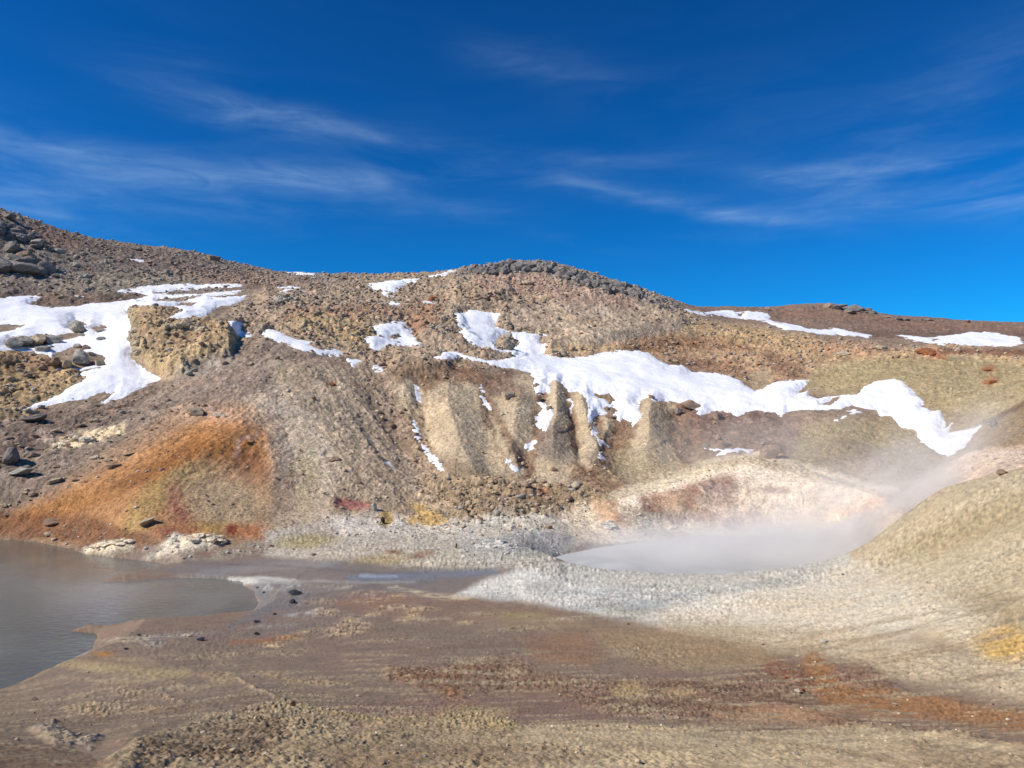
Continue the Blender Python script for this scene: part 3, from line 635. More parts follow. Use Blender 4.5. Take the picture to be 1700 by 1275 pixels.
# mineral crusts and damp runnels on the mud
for (pts, wd, c, st) in (
    ([(700,972),(640,985),(560,992),(500,1004)],[2,3,3,2],(112,110,110),.6), ([(520,1012),(600,1008),(700,1004),(800,1008)],[2,3,3,2],(116,102,90),.5),
    ([(430,1045),(520,1040),(620,1046),(700,1042)],[2,2,2,2],(110,98,88),.5), ([(0,1170),(120,1130),(260,1108),(380,1098)],[4,6,5,2],(120,104,88),.4),
    ([(560,1075),(700,1080),(860,1070),(980,1080)],[3,4,4,2],(118,98,84),.5), ([(100,1205),(240,1190),(380,1165),(450,1150)],[5,6,5,3],(112,94,78),.5),
    ([(860,1180),(980,1165),(1100,1172)],[6,8,5],(116,94,80),.5), ([(1100,1140),(1250,1150),(1330,1172)],[6,9,6],(110,86,70),.6),
    ([(430,985),(450,1000),(425,1020),(380,1040)],[6,9,7,4],(112,116,118),.6)):
    paint(L_, (pts, wd), 5, c, st, brk=.15, wob=1.3)
for (x,y,rx,ry,c) in ((470,975,30,4,(176,174,168)),(500,1020,22,4,(160,158,152)),(450,1040,26,3,(164,158,148)),(560,975,30,3,(168,156,138)),(610,985,24,3,(186,160,126)),
    (530,1000,26,4,(176,150,118)),(660,1010,30,4,(186,164,134)),(720,1030,30,3,(170,150,124)),(800,1020,30,3,(160,142,118)),(300,1055,40,3,(168,158,140)),(210,1062,26,3,(176,160,134)),
    (870,1045,50,4,(156,138,112)),(640,1065,50,3,(152,134,112)),(460,1085,50,4,(152,134,110)),(350,1090,44,5,(150,132,108)),(950,1028,40,3,(172,158,136))):
    paint(B_, (x,y,rx*1.3,ry*1.3,-3), 3, c, .85, .12, .6, brk=.5, wob=1.2)
WET = np.zeros((NR, NA))
def wet(poly, f, s):
    d = seg_dist(PXV + WX, PYV + WY, poly, True); global WET
    WET = np.maximum(WET, np.where(front & (RR < 27), sstep(-f, f, d)*s, 0))
wet([(250,945),(330,935),(450,926),(560,930),(700,945),(860,945),(760,990),(560,1050),(430,1070),(160,1060),(400,1040),(430,1000)], 10, .75)
wet([(0,1140),(160,1060),(420,1045),(760,1000),(960,1030),(900,1080),(500,1150),(0,1170)], 20, .35)

# --- snow outlines: label, thickness, outer line, bare islands
SNOW = [
 ('broad snowfield pouring down the left valley beside the tan butte', .34,
  [(-320,470),(-120,478),(0,494),(38,490),(73,493),(50,505),(84,511),(127,508),(175,502),(220,497),(245,490),(225,486),(182,484),(215,479),(279,472),(400,471),(398,477),(360,480),(330,487),(405,481),(396,487),(350,494),(409,492),(400,502),(360,511),(342,525),(300,531),(253,533),(282,527),(299,517),(286,509),(216,509),(210,517),(218,540),(221,571),(220,593),(238,611),(274,630),(241,640),(205,661),(167,670),(190,650),(157,658),(124,664),(78,676),(41,686),(43,678),(99,656),(120,640),(139,629),(120,628),(142,616),(170,611),(94,612),(78,590),(33,581),(60,578),(0,585),(-100,600),(-300,590)],
  [[(-20,542),(10,539),(42,540),(25,548),(0,552),(-20,556)],[(8,573),(20,560),(60,556),(95,556),(137,552),(128,562),(90,568),(60,577),(20,578)],[(258,487),(310,482),(380,478),(350,484),(300,489)],[(262,500),(300,494),(340,491),(300,500)],[(290,508),(298,503),(326,502),(320,508)],[(90,586),(130,575),(150,585),(178,592),(172,605),(120,612),(80,608)],[(112,545),(125,532),(142,538),(124,548)],[(150,546),(170,540),(178,545),(162,552)]]),
 ('thin snow strip on the skyline of the left hill', .55, [(455,449),(480,449),(520,454),(531,458),(515,460),(528,462),(500,457),(470,454)], []),
 ('small snow scrap high on the rocky left hill', .3, [(217,431),(238,432),(237,435),(222,435)], []),
 ('snow sliver beside the big dark boulders of the left hill', .3, [(100,448),(114,452),(110,454),(101,451)], []),
 ('tiny snow streak in the rocks over the left snowfield', .12, [(122,490),(141,493),(126,495)], []),
 ('upper of two flat snow strips left of the hill saddle', .2, [(450,478),(490,475),(508,479),(492,481),(458,481)], []),
 ('lower snow strip just under the flat one left of the saddle', .2, [(457,484),(480,481),(508,481),(505,485),(458,487)], []),
 ('tapering snow wedge climbing to the skyline beside the grey rock cap', .6, [(605,474),(640,467),(690,463),(735,454),(745,449),(762,449),(740,458),(700,463),(675,474),(662,482),(648,489),(637,490),(628,484),(617,478)], []),
 ('broken snow bits under the skyline wedge', .14, [(600,490),(620,492),(650,490),(672,493),(650,495),(620,493)], []),
 ('broken snow scraps below the skyline wedge', .14, [(620,505),(650,501),(662,503),(655,510),(643,508),(630,507)], []),
 ('snow scrap under the reddish rock near the saddle', .14, [(695,502),(708,499),(722,503),(736,503),(720,508),(708,507)], []),
 ('narrow snow streak right of the butte in front of the grey talus', .22, [(374,533),(392,531),(407,540),(400,548),(420,552),(417,561),(395,562),(385,550)], []),
 ('long snow streak slanting down beneath the tan outcrop', .26, [(434,556),(446,545),(460,549),(475,556),(495,563),(526,567),(515,574),(530,580),(555,580),(578,588),(560,590),(530,589),(500,582),(475,572),(452,567),(438,562)], []),
 ('small snow tail below the long slanting streak', .16, [(577,594),(590,596),(605,600),(592,606),(588,611),(583,604)], []),
 ('snow drip left of the brown spur heads', .14, [(612,602),(622,604),(636,611),(645,618),(638,617),(633,625),(622,616)], []),
 ('square snow patch in the hollow of the middle slope', .26, [(595,560),(612,559),(624,556),(620,540),(640,537),(655,533),(672,533),(680,545),(688,558),(697,567),(706,577),(680,575),(660,574),(640,579),(625,584),(610,580),(614,574)], [[(650,560),(662,560),(656,561.5)]]),
 ('long bright snowfield lying across the middle of the slope', .44,
  [(757,520),(775,519),(783,514),(800,517),(833,520),(822,530),(825,542),(850,551),(885,553),(912,556),(896,561),(900,570),(912,573),(903,588),(935,593),(975,592),(1000,586),(1030,582),(1060,582),(1080,588),(1092,598),(1110,607),(1132,606),(1150,618),(1180,619),(1210,624),(1228,632),(1240,642),(1255,650),(1268,647),(1272,640),(1290,634),(1318,631),(1345,630),(1333,642),(1324,652),(1342,648),(1345,658),(1358,662),(1380,658),(1402,655),(1424,655),(1434,645),(1452,634),(1480,629),(1498,634),(1514,646),(1520,656),(1534,666),(1532,676),(1545,682),(1562,680),(1567,696),(1568,711),(1582,700),(1573,720),(1600,716),(1632,704),(1615,724),(1600,745),(1575,759),(1550,748),(1530,735),(1520,715),(1495,708),(1478,692),(1460,690),(1456,680),(1430,678),(1412,672),(1395,680),(1370,682),(1340,681),(1310,682),(1300,690),(1280,684),(1250,682),(1225,692),(1210,686),(1190,684),(1162,690),(1155,686),(1158,680),(1135,674),(1112,668),(1096,668),(1080,660),(1068,662),(1060,670),(1064,690),(1052,712),(1046,700),(1038,694),(1030,700),(1022,690),(1010,688),(994,690),(984,706),(972,694),(978,680),(974,665),(960,650),(944,650),(938,645),(932,632),(918,632),(912,640),(914,660),(916,690),(910,704),(904,718),(894,708),(890,690),(900,680),(893,668),(890,660),(882,640),(888,630),(878,618),(845,612),(820,610),(790,600),(768,602),(730,597),(722,594),(740,583),(760,585),(780,592),(808,598),(830,598),(858,592),(838,585),(820,580),(795,578),(778,573),(767,555),(760,540)],
  [[(745,597),(760,594),(782,600),(775,604),(755,602)],[(822,576),(826,560),(838,555),(848,560),(858,568),(860,575),(848,580),(830,580)],[(985,655),(1010,655),(1020,664),(1012,672),(1008,662),(995,660)],[(1000,676),(1018,676),(1024,684),(1010,686)],[(906,652),(916,656),(920,668),(908,674),(898,664)],[(1363,672),(1380,662),(1396,660),(1378,672)]]),
 ('snow tail hanging between two cones under the long snowfield', .16, [(945,690),(946,670),(938,664),(948,662),(952,670),(950,682)], []),
 ('jagged snow scraps in the left gully of the cones', .12, [(797,636),(800,645),(808,650),(806,655),(798,652),(794,644)], []),
 ('snow drip lower in the left gully of the cones', .12, [(797,662),(800,656),(806,662),(812,668),(816,682),(808,676),(800,672)], []),
 ('curved snow streak between the left talus and the first spur', .2, [(682,700),(688,698),(696,712),(702,732),(716,750),(728,764),(742,784),(728,778),(716,772),(704,756),(692,735),(686,715)], []),
 ('short snow drip above the curved streak', .12, [(685,634),(690,640),(696,655),(697,668),(692,662),(690,646)], []),
 ('thin upper snow line in the brown talus furrow', .1, [(608,725),(618,730),(631,740),(624,738),(612,730)], []),
 ('thin lower snow line in the brown talus furrow', .1, [(637,760),(646,768),(655,780),(662,794),(655,790),(645,776)], []),
 ('pointed snow scrap left of the purple grey cone', .14, [(870,742),(875,736),(884,732),(893,727),(892,736),(884,744),(876,750)], []),
 ('small snow bits at the foot of the gully beside the cone', .12, [(842,760),(848,762),(850,772),(860,778),(868,782),(858,783),(848,778),(842,768)], []),
 ('thin snow line in the gully right of the purple grey cone', .12, [(984,708),(990,714),(996,726),(1004,734),(1012,740),(1000,740),(990,728),(984,718)], []),
 ('small snow scrap at the foot of the slim cone', .12, [(996,750),(1001,756),(1005,764),(996,766),(992,760)], []),
 ('small snow island on the right spur under the snowfield end', .16, [(1383,700),(1400,690),(1412,686),(1404,682),(1422,680),(1434,685),(1410,691),(1396,698)], []),
 ('thin snow ribbon behind the crater rim', .18, [(1165,743),(1185,745),(1205,746),(1228,744),(1262,745),(1255,750),(1225,751),(1200,756),(1190,757),(1196,750),(1175,748)], []),
 ('broken snow band under the right skyline', .32, [(1128,513),(1140,513),(1165,519),(1190,517),(1210,514),(1222,518),(1245,517),(1268,518),(1280,528),(1270,533),(1240,530),(1215,527),(1190,524),(1160,523),(1140,518)], [[(1222,520),(1236,520),(1230,526)]]),
 ('long thin snow line along the foot of the distant hill', .2, [(1262,528),(1290,535),(1310,537),(1340,545),(1360,548),(1385,545),(1420,552),(1450,557),(1440,561),(1400,557),(1370,556),(1340,552),(1300,546),(1270,535)], []),
 ('wide snow patch below the distant hill at the right edge', .26, [(1480,555),(1510,558),(1545,561),(1575,557),(1600,553),(1640,551),(1670,556),(1694,563),(1700,572),(1680,575),(1640,574),(1600,574),(1560,572),(1520,566)], [[(1543,562),(1562,563),(1552,566)]]),
]


# ------------------------------------------------------------------ fine relief
def snow_sdf(geo):
    outer, holes = geo
    x0 = min(p[0] for p in outer)-25; x1 = max(p[0] for p in outer)+25; y0 = min(p[1] for p in outer)-25; y1 = max(p[1] for p in outer)+25
    m = front & (PX > x0) & (PX < x1) & (PY > y0) & (PY < y1) & (RR > 34) & (RR < np.where(PX > 1110, 118, 112))
    px = PX[m] + 0.5*WX[m] + 6*JX[m]; py = PY[m] + 0.5*WY[m] + 4*JY[m]
    d = seg_dist(px, py, outer, True)
    for h in holes: d = np.minimum(d, -seg_dist(px, py, h, True))
    S = np.full((NR, NA), -25.0); S[m] = d; return S
JX = fbm(X*1.1, Y*.8, 5, 81, .75); JY = fbm(X*1.1, Y*.8, 5, 87, .75)
SNOWS = []
SNOW_ALL = np.full((NR, NA), -25.0)
for (lab, th, outer, holes) in SNOW:
    S = snow_sdf((outer, holes)); SNOWS.append((lab, th, S)); SNOW_ALL = np.maximum(SNOW_ALL, S)
inside = sstep(-5, 5, SNOW_ALL)
rb = RUB * (1 - 0.88*inside)
near_c = sstep(26, 20, RR)
ph = np.random.RandomState(4)
w1 = worley(X/1.7, Y/1.7 , 3); w2 = worley(X/.75 + .3*perlin(X, Y, 2), Y/.75, 7); w3 = worley(X/.36, Y/.42, 9); w4 = worley(X/1.15, Y/.8, 19)
blk1 = np.clip(1 - w1[0]*1.25, 0, 1)*(w1[2] - .25); blk2 = np.clip(1-w2[0]*1.3, 0, 1)*(w2[2] > .35)*(.5+w2[2]); blk3 = np.clip(1-w3[0]*1.3, 0, 1)*(w3[2] > .4)
crack = sstep(0.0, 0.18, w1[1]-w1[0]) - 1
big = sstep(.55, 1.0, rb)
det = rb * (0.34*fbm(X*.55, Y*.55, 5, 21, .6) + 0.12*blk2 + 0.09*blk3 + .04*perlin(X*4.5, Y*2.6, 22)) + 0.08*rb*np.clip(1-w4[0]*1.3, 0, 1)*(w4[2] > .3) + big*(0.40*blk1 + .16*crack + .30*fbm(X*.35, Y*.35, 4, 25, .55, True))
det += GRA * far * .65 * (0.055*perlin(X*2.4, Y*2.4, 26) + 0.045*perlin(X*4.6, Y*3.4, 27) + .02*perlin(X*8.3, Y*4.3, 28)*sstep(60, 45, RR))
# near ground: grains the size of a fist and smaller
nm = (RR < 27) & front
xn, yn = X[nm], Y[nm]
g0 = worley(xn/.042, yn/.042, 15); g1 = worley(xn/.085, yn/.085, 16); g2 = worley(xn/.21, yn/.21, 17)
def gr(g): return np.clip(1-g[0]*1.25, 0, 1)*(.35+g[2])
rn = RR[nm]; n9 = sstep(9, 6, rn)
clump = .45 + .8*sstep(-.2, .4, fbm(xn*.9, yn*1.3, 3, 38))
dn = GRA[nm] * (clump*n9*(0.019*gr(g0) + .008*gr(g1)) + (1-n9)*(0.022*gr(g1) + .018*gr(g2)*sstep(10,15,rn)) + 0.006*perlin(xn*13, yn*5, 33) + 0.006*perlin(xn*5, yn*2, 35) + .008*perlin(xn*2, yn*.9, 36))
dn += 0.004*perlin(xn*3, yn*8, 34) + rb[nm]*(0.05*gr(g2) + .03*gr(g1))
det[nm] += dn*(1-sstep(22, 27, RR[nm]))
# clods standing up from the surface, about as tall as they are wide
U, V_ = AZ*FPX, (Zs/RR)*FPX
amt = np.clip(GRA*.9 + RUB*.7, 0, 1.3)*(.55 + .9*sstep(-.3, .4, fbm(X*.35, Y*.35, 3, 131)))*sstep(150, 110, RR)*(1-.9*sstep(-9, 0, SNOW_ALL))
amt = np.maximum(amt, .10*near_c*(Zs > POND_Z+.02))
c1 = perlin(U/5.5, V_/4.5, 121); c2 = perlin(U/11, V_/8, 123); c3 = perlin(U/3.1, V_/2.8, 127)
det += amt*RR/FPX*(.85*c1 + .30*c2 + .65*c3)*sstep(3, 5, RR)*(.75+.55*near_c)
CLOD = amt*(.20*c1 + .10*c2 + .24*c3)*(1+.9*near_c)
det *= np.where(Zs < POND_Z - .02, .2, 1) * (1-bk) * sstep(400, 140, RR)
# low flats near water stay low
Z = Zs + det * np.where((RR < 27) & (RR > 20), .75, 1)
# broad colour variation of the soils
var = 1 + .16*fbm(X*.25, Y*.25, 4, 91, .6)*far + .13*fbm(AZ*40, np.log(RR)*40, 4, 93, .6)
COL *= np.clip(var, .6, 1.45)[:,:,None]
hue = .06*fbm(AZ*14, np.log(RR)*16, 3, 97)
COL[:,:,0] *= 1+hue; COL[:,:,2] *= 1-hue
# streaks left by creeping scree and by water on the flats
stk1 = fbm(X*1.3, Y*.16, 4, 101, .65)*sstep(560, 420, PXV)*(1-sstep(50, 60, RR)); stk2 = fbm((.877*X+.475*Y)*1.3, (-.475*X+.877*Y)*.16, 4, 103, .65)*sstep(480, 560, PXV)*sstep(800, 720, PXV)*(1-sstep(50, 56, RR))
stk3 = fbm(X*.5, np.log(RR)*110, 4, 105, .65)*sstep(27, 22, RR)*sstep(3, 8, RR)*(Z > -9)*(1-GRA)
COL *= np.clip(1 + .42*far*(stk1+stk2) + .08*stk3, .5, 1.6)[:,:,None]
Z += far*.10*(stk1+stk2)
COL *= (1 + .30*RUB*far - .10*sstep(.6, 1, GRA)*sstep(.4, .1, RUB))[:,:,None]
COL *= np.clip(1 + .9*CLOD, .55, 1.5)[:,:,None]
#shade between rubble stones put into the colour: raised stones paler, gaps darker
stone = np.clip((blk2*1.6 + blk3*1.1)*RUB*1.2, 0, 1)[:,:,None]*far[:,:,None]
COL = COL*(1-.16*RUB[:,:,None]*far[:,:,None])*(1+.5*stone)
lum_ = (COL @ np.array([.25,.6,.15]))[:,:,None]; COL = (COL*.93 + .07*lum_*np.array([1.22,.98,.76]))*np.array([1.0,.968,.945]); COL[:,:,2] *= 1-.06*near_c; COL = np.clip(COL*.88, 0.004, .9)

# ------------------------------------------------------------------ materials
def newmat(name):
    m = bpy.data.materials.new(name); m.use_nodes = True; m.node_tree.nodes.clear(); return m, NT(m.node_tree)
def soil_material(name='soil', attr=True, col=None, bump=0.6, rough=.95):
    m, t = newmat(name)
    tc = t.n('ShaderNodeTexCoord'); P = tc.outputs['Object']
    if attr:
        a = t.n('ShaderNodeAttribute', attribute_name='soil_colour'); c0 = a.outputs['Color']
        ra = t.n('ShaderNodeAttribute', attribute_name='roughness_of_ground'); r0 = ra.outputs['Fac']
    else: c0 = col; r0 = None
    n1 = t.n('ShaderNodeTexNoise', i_Scale=9.0, i_Detail=6.0, i_Roughness=.65); t.l(P, n1.inputs['Vector'])
    n2 = t.n('ShaderNodeTexNoise', i_Scale=2.2, i_Detail=8.0, i_Roughness=.7); t.l(P, n2.inputs['Vector'])
    n3 = t.n('ShaderNodeTexNoise', i_Scale=38.0, i_Detail=4.0, i_Roughness=.7); t.l(P, n3.inputs['Vector'])
    vo = t.n('ShaderNodeTexVoronoi', i_Scale=5.5); t.l(P, vo.inputs['Vector'])
    v1 = t.ramp(n1.outputs['Fac'], .3, .7, .78, 1.22); v2 = t.ramp(n2.outputs['Fac'], .3, .7, .84, 1.16)
    v3 = t.ramp(n3.outputs['Fac'], .3, .7, .85, 1.15)
    n4 = t.n('ShaderNodeTexNoise', i_Scale=21.0, i_Detail=3.0, i_Roughness=.6); t.l(P, n4.inputs['Vector'])
    n5 = t.n('ShaderNodeTexNoise', i_Scale=5.0, i_Detail=4.0, i_Roughness=.6); t.l(P, n5.inputs['Vector'])
    pits = t.m('MULTIPLY', t.m('MULTIPLY', t.ramp(n1.outputs['Fac'], .36, .46, .74, 1.0), t.ramp(n4.outputs['Fac'], .38, .46, .62, 1.0)), t.ramp(n5.outputs['Fac'], .36, .44, .72, 1.0))  # shade of small surface pits put into the colour as dark speckle
    f = t.m('MULTIPLY', t.m('MULTIPLY', t.m('MULTIPLY', v1, v2), t.m('MULTIPLY', v3, pits)), 1.42)
    if attr:                                            # wet smooth mud has no speckle
        k = t.ramp(r0, .08, .5, .28, 1.0); f = t.m('ADD', t.m('MULTIPLY', f, k), t.m('SUBTRACT', 1.0, k))
    vmul = t.n('ShaderNodeVectorMath', operation='SCALE')
    if isinstance(c0, tuple):
        rgb = t.n('ShaderNodeRGB'); rgb.outputs[0].default_value = c0; c0 = rgb.outputs[0]
    t.l(c0, vmul.inputs[0]); t.l(f, vmul.inputs['Scale'])
    warm = t.mix(t.m('MULTIPLY', vo.outputs['Distance'], .35), vmul.outputs[0], (1.0, .86, .70, 1), 'MULTIPLY')
    hgt = t.m('ADD', t.m('MULTIPLY', n1.outputs['Fac'], .13), t.m('ADD', t.m('MULTIPLY', n2.outputs['Fac'], .16), t.m('MULTIPLY', n3.outputs['Fac'], .04)))
    b = t.n('ShaderNodeBump', i_Distance=1.0); t.l(hgt, b.inputs['Height'])
    if attr: t.l(t.ramp(r0, 0, .7, bump*.12, bump), b.inputs['Strength'])
    else: b.inputs['Strength'].default_value = bump
    s = t.n('ShaderNodeBsdfPrincipled', i_Roughness=rough); s.inputs['Specular IOR Level'].default_value = .25
    if attr:
        wa = t.n('ShaderNodeAttribute', attribute_name='wetness')
        t.l(t.ramp(wa.outputs['Fac'], 0, 1, .95, .32), s.inputs['Roughness']); t.l(t.ramp(wa.outputs['Fac'], 0, 1, .2, .5), s.inputs['Specular IOR Level'])
    t.l(vmul.outputs[0], s.inputs['Base Color']); t.l(b.outputs[0], s.inputs['Normal'])
    o = t.n('ShaderNodeOutputMaterial'); t.l(s.outputs[0], o.inputs[0]); return m
MSOIL = soil_material()
def rock_material(name, col):
    return soil_material(name, False, tuple(s2l(col)) + (1,), .55, .9)
ROCK = {'grey': rock_material('grey_rock', (152,144,130)), 'tan': rock_material('tan_rock', (170,152,124)), 'brown': rock_material('brown_rock', (142,118,98)),
        'dark': rock_material('dark_lava', (120,112,104)), 'pale': rock_material('pale_rock', (186,172,148)), 'cream': rock_material('cream_clay', (205,188,158)),
        'rust': rock_material('rusty_rock', (146,98,66)), 'black': rock_material('black_mud', (52,54,58)), 'clay': rock_material('grey_clay', (182,176,163))}
def snow_material():
    m, t = newmat('snow'); tc = t.n('ShaderNodeTexCoord')
    n1 = t.n('ShaderNodeTexNoise', i_Scale=1.3, i_Detail=6.0, i_Roughness=.6); t.l(tc.outputs['Object'], n1.inputs['Vector'])
    n2 = t.n('ShaderNodeTexNoise', i_Scale=14.0, i_Detail=3.0); t.l(tc.outputs['Object'], n2.inputs['Vector'])
    dirt = t.ramp(n1.outputs['Fac'], .62, .85)
    c = t.mix(dirt, (.88,.875,.875,1), (.64,.62,.59,1))
    h = t.m('ADD', t.m('MULTIPLY', n1.outputs['Fac'], .22), t.m('MULTIPLY', n2.outputs['Fac'], .02))
    b = t.n('ShaderNodeBump', i_Strength=.35, i_Distance=1.0); t.l(h, b.inputs['Height'])
    s = t.n('ShaderNodeBsdfPrincipled', i_Roughness=.6); t.l(c, s.inputs['Base Color']); t.l(b.outputs[0], s.inputs['Normal'])
    s.inputs['Specular IOR Level'].default_value = .2
    o = t.n('ShaderNodeOutputMaterial'); t.l(s.outputs[0], o.inputs[0]); return m
MSNOW = snow_material()
def water_material(name, col, rough, wave, wscale):
    m, t = newmat(name); tc = t.n('ShaderNodeTexCoord')
    mp = t.n('ShaderNodeMapping'); t.l(tc.outputs['Object'], mp.inputs[0]); mp.inputs['Scale'].default_value = (1, 1.6, 1)
    n1 = t.n('ShaderNodeTexNoise', i_Scale=wscale, i_Detail=4.0, i_Distortion=.4); t.l(mp.outputs[0], n1.inputs['Vector'])
    n2 = t.n('ShaderNodeTexNoise', i_Scale=.35, i_Detail=3.0, i_Distortion=1.0); t.l(tc.outputs['Object'], n2.inputs['Vector'])
    c = t.mix(t.ramp(n2.outputs['Fac'], .35, .65), tuple(s2l(col))+(1,), tuple(s2l([q*.88 for q in col]))+(1,))
    b = t.n('ShaderNodeBump', i_Strength=wave, i_Distance=.05); t.l(n1.outputs['Fac'], b.inputs['Height'])
    s = t.n('ShaderNodeBsdfPrincipled', i_Roughness=rough, i_IOR=1.33); t.l(c, s.inputs['Base Color']); t.l(b.outputs[0], s.inputs['Normal'])
    o = t.n('ShaderNodeOutputMaterial'); t.l(s.outputs[0], o.inputs[0]); return m

# ------------------------------------------------------------------ terrain objects cut from the one grid
def tag(o, label=None, cat=None, group=None, kind=None):
    if label: o['label'] = label
    if cat: o['category'] = cat
    if group: o['group'] = group
    if kind: o['kind'] = kind
    return o
def grid_mesh(name, fmask, Zg, mat, attrs=True):
    jj, ii = np.nonzero(fmask)
    v00 = jj*NA + ii; q = np.stack([v00, v00+1, v00+NA+1, v00+NA], 1)
    used, inv = np.unique(q.ravel(), return_inverse=True)
    co = np.stack([X.ravel()[used], Y.ravel()[used], Zg.ravel()[used]], 1).astype(np.float32)
    me = bpy.data.meshes.new(name); nf = len(q)
    me.vertices.add(len(used)); me.vertices.foreach_set('co', co.ravel())
    me.loops.add(nf*4); me.loops.foreach_set('vertex_index', inv.astype(np.int32).ravel())
    me.polygons.add(nf); me.polygons.foreach_set('loop_start', np.arange(nf, dtype=np.int32)*4)
    me.polygons.foreach_set('loop_total', np.full(nf, 4, np.int32))
    me.update(calc_edges=True)
    me.polygons.foreach_set('use_smooth', np.ones(nf, bool))
    if attrs:
        ca = me.attributes.new('soil_colour', 'FLOAT_COLOR', 'POINT')
        cc = np.concatenate([COL.reshape(-1,3)[used], np.ones((len(used),1))], 1).astype(np.float32); ca.data.foreach_set('color', cc.ravel())
        ra = me.attributes.new('roughness_of_ground', 'FLOAT', 'POINT'); ra.data.foreach_set('value', np.clip(RUB+GRA*(.55-.40*near_c), 0, 1).ravel()[used].astype(np.float32))
        wa = me.attributes.new('wetness', 'FLOAT', 'POINT'); wa.data.foreach_set('value', WET.ravel()[used].astype(np.float32))
    me.materials.append(mat)
    o = bpy.data.objects.new(name, me); C.objects.link(o); return o
F = np.ones((NR-1, NA-1), bool)
rf = RR[:-1,:-1]; af = AZ[:-1,:-1]; pxf = PX[:-1,:-1]
edge = np.interp(pxf, [0,400,900,1400,1500,1600,1700,2100], [25.3,25.2,27,28.5,24.8,25.5,25.5,25.5])
flat_m = rf < edge
bank_m = flat_m & (pxf > np.interp(rf, [3,8,14,19,21,30], [1750,1450,1300,1300,1380,1400])) & (np.abs(af) < RAD(60))
far_m = rf > np.interp(pxf, [1100,1150,1700,2100], [200,90,86,86])
far_m &= (pxf > 1100) & (np.abs(af) < RAD(60))
hill_m = ~flat_m & ~far_m
tag(grid_mesh('mud_flat', flat_m & ~bank_m, Z, MSOIL), kind='structure')
tag(grid_mesh('bank', bank_m, Z, MSOIL), kind='structure')
tag(grid_mesh('hillside', hill_m, Z, MSOIL), kind='structure')
tag(grid_mesh('distant_hill', far_m, Z, MSOIL), kind='structure')

# ------------------------------------------------------------------ water
def water(name, poly, z, mat, grow=1.06):
    me = bpy.data.meshes.new(name); xs = [p[0] for p in poly]; ys = [p[1] for p in poly]
    x0, x1, y0, y1 = min(xs)-.6, max(xs)+.6, min(ys)-.6, max(ys)+.6
    # a sheet a little larger than the basin; the shore rises through it
    import bmesh
    bm = bmesh.new(); vs = []
    cx, cy = sum(xs)/len(xs), sum(ys)/len(ys)
    for i, p in enumerate(poly):
        a, b = poly[i-1], poly[(i+1) % len(poly)]
        nx, ny = (b[1]-a[1]), -(b[0]-a[0]); L = math.hypot(nx, ny) + 1e-9
        s = 1 if seg_dist(np.array([p[0]+.05*nx/L]), np.array([p[1]+.05*ny/L]), poly, True)[0] < 0 else -1
        vs.append(bm.verts.new((p[0]+s*.22*nx/L, p[1]+s*.22*ny/L, z)))
    f = bm.faces.new(vs)
    if f.normal.z < 0: f.normal_flip()
    bmesh.ops.triangulate(bm, faces=[f]); bm.normal_update()
    for f in bm.faces:
        if f.normal.z < 0: f.normal_flip()
    bm.to_mesh(me); bm.free(); me.materials.append(mat)
    o = bpy.data.objects.new(name, me); C.objects.link(o); return o
tag(water('pond_water', POND_W, POND_Z, water_material('pond_water', (108,108,99), .07, .22, 5.0)), kind='structure')
tag(water('hot_pool_water', POOL_W, POOL_Z, water_material('hot_pool_water', (188,188,184), .55, .3, 4.0)), kind='structure')

# ------------------------------------------------------------------ snow patches
ripple = .03*fbm(X*.35 + Y*.1, Y*.6, 3, 55) + .012*fbm(X*1.6, Y*3.2, 3, 57)
def main_pieces(fm):
    """drop crumbs cut off from the patch"""
    jj, ii = np.nonzero(fm)
    if len(jj) == 0: return fm
    left = set(zip(jj.tolist(), ii.tolist())); comps = []
    while left:
        st_ = [left.pop()]; c = []
        while st_:
            j, i = st_.pop(); c.append((j, i))
            for q in ((j+1,i),(j-1,i),(j,i+1),(j,i-1)):
                if q in left: left.remove(q); st_.append(q)
        comps.append(c)
    mx = max(len(c) for c in comps); out = np.zeros_like(fm)
    for c in comps:
        if len(c) > .6*mx:
            a = np.array(c); out[a[:,0], a[:,1]] = True
    return out
for (lab, th, S) in SNOWS:
    dm = S * RR / FPX * 1.6
    t_in = .85*th*(1-np.exp(-np.maximum(dm, 0)/.8)) + .01
    off = np.where(S > 0, t_in, np.maximum(dm*.55, -.6) + .02)
    Zn = Zs + off + ripple
    vm_ = S > -7
    fm = vm_[:-1,:-1] & vm_[1:,:-1] & vm_[:-1,1:] & vm_[1:,1:] & ((Zn > Z-.12)[:-1,:-1] | (Zn > Z-.12)[1:,1:] | (Zn > Z-.12)[1:,:-1])
    fm = main_pieces(fm)
    if fm.sum() < 3: print('EMPTY SNOW', lab); continue
    tag(grid_mesh('snow_patch', fm, Zn, MSNOW, False), lab, 'snow patch', 'snow patches left on the slopes')

# ------------------------------------------------------------------ rocks
import bmesh
def rock_mesh(seed, sub=3, blocky=9, rough=.12):
    rnd = random.Random(seed); bm = bmesh.new(); bmesh.ops.create_icosphere(bm, subdivisions=sub, radius=1)
    pl_ = []
    for _ in range(blocky):
        v = Vector((rnd.gauss(0,1), rnd.gauss(0,1), rnd.gauss(0,.8))).normalized(); pl_.append((v, rnd.uniform(.42,.82)))
    from mathutils import noise
    off = Vector((rnd.uniform(0,99), rnd.uniform(0,99), rnd.uniform(0,99)))
    for v in bm.verts:
        c = v.co.copy()
        for nrm, d in pl_:
            k = c.dot(nrm)
            if k > d: c -= nrm*(k-d)*.92
        nn = noise.fractal(c*1.4+off, 1.0, 2.0, 4) ; n3 = noise.noise(c*5+off)
        c *= 1 + rough*nn*1.3 + rough*.35*n3
        v.co = c
    return bm
ROCKS = []
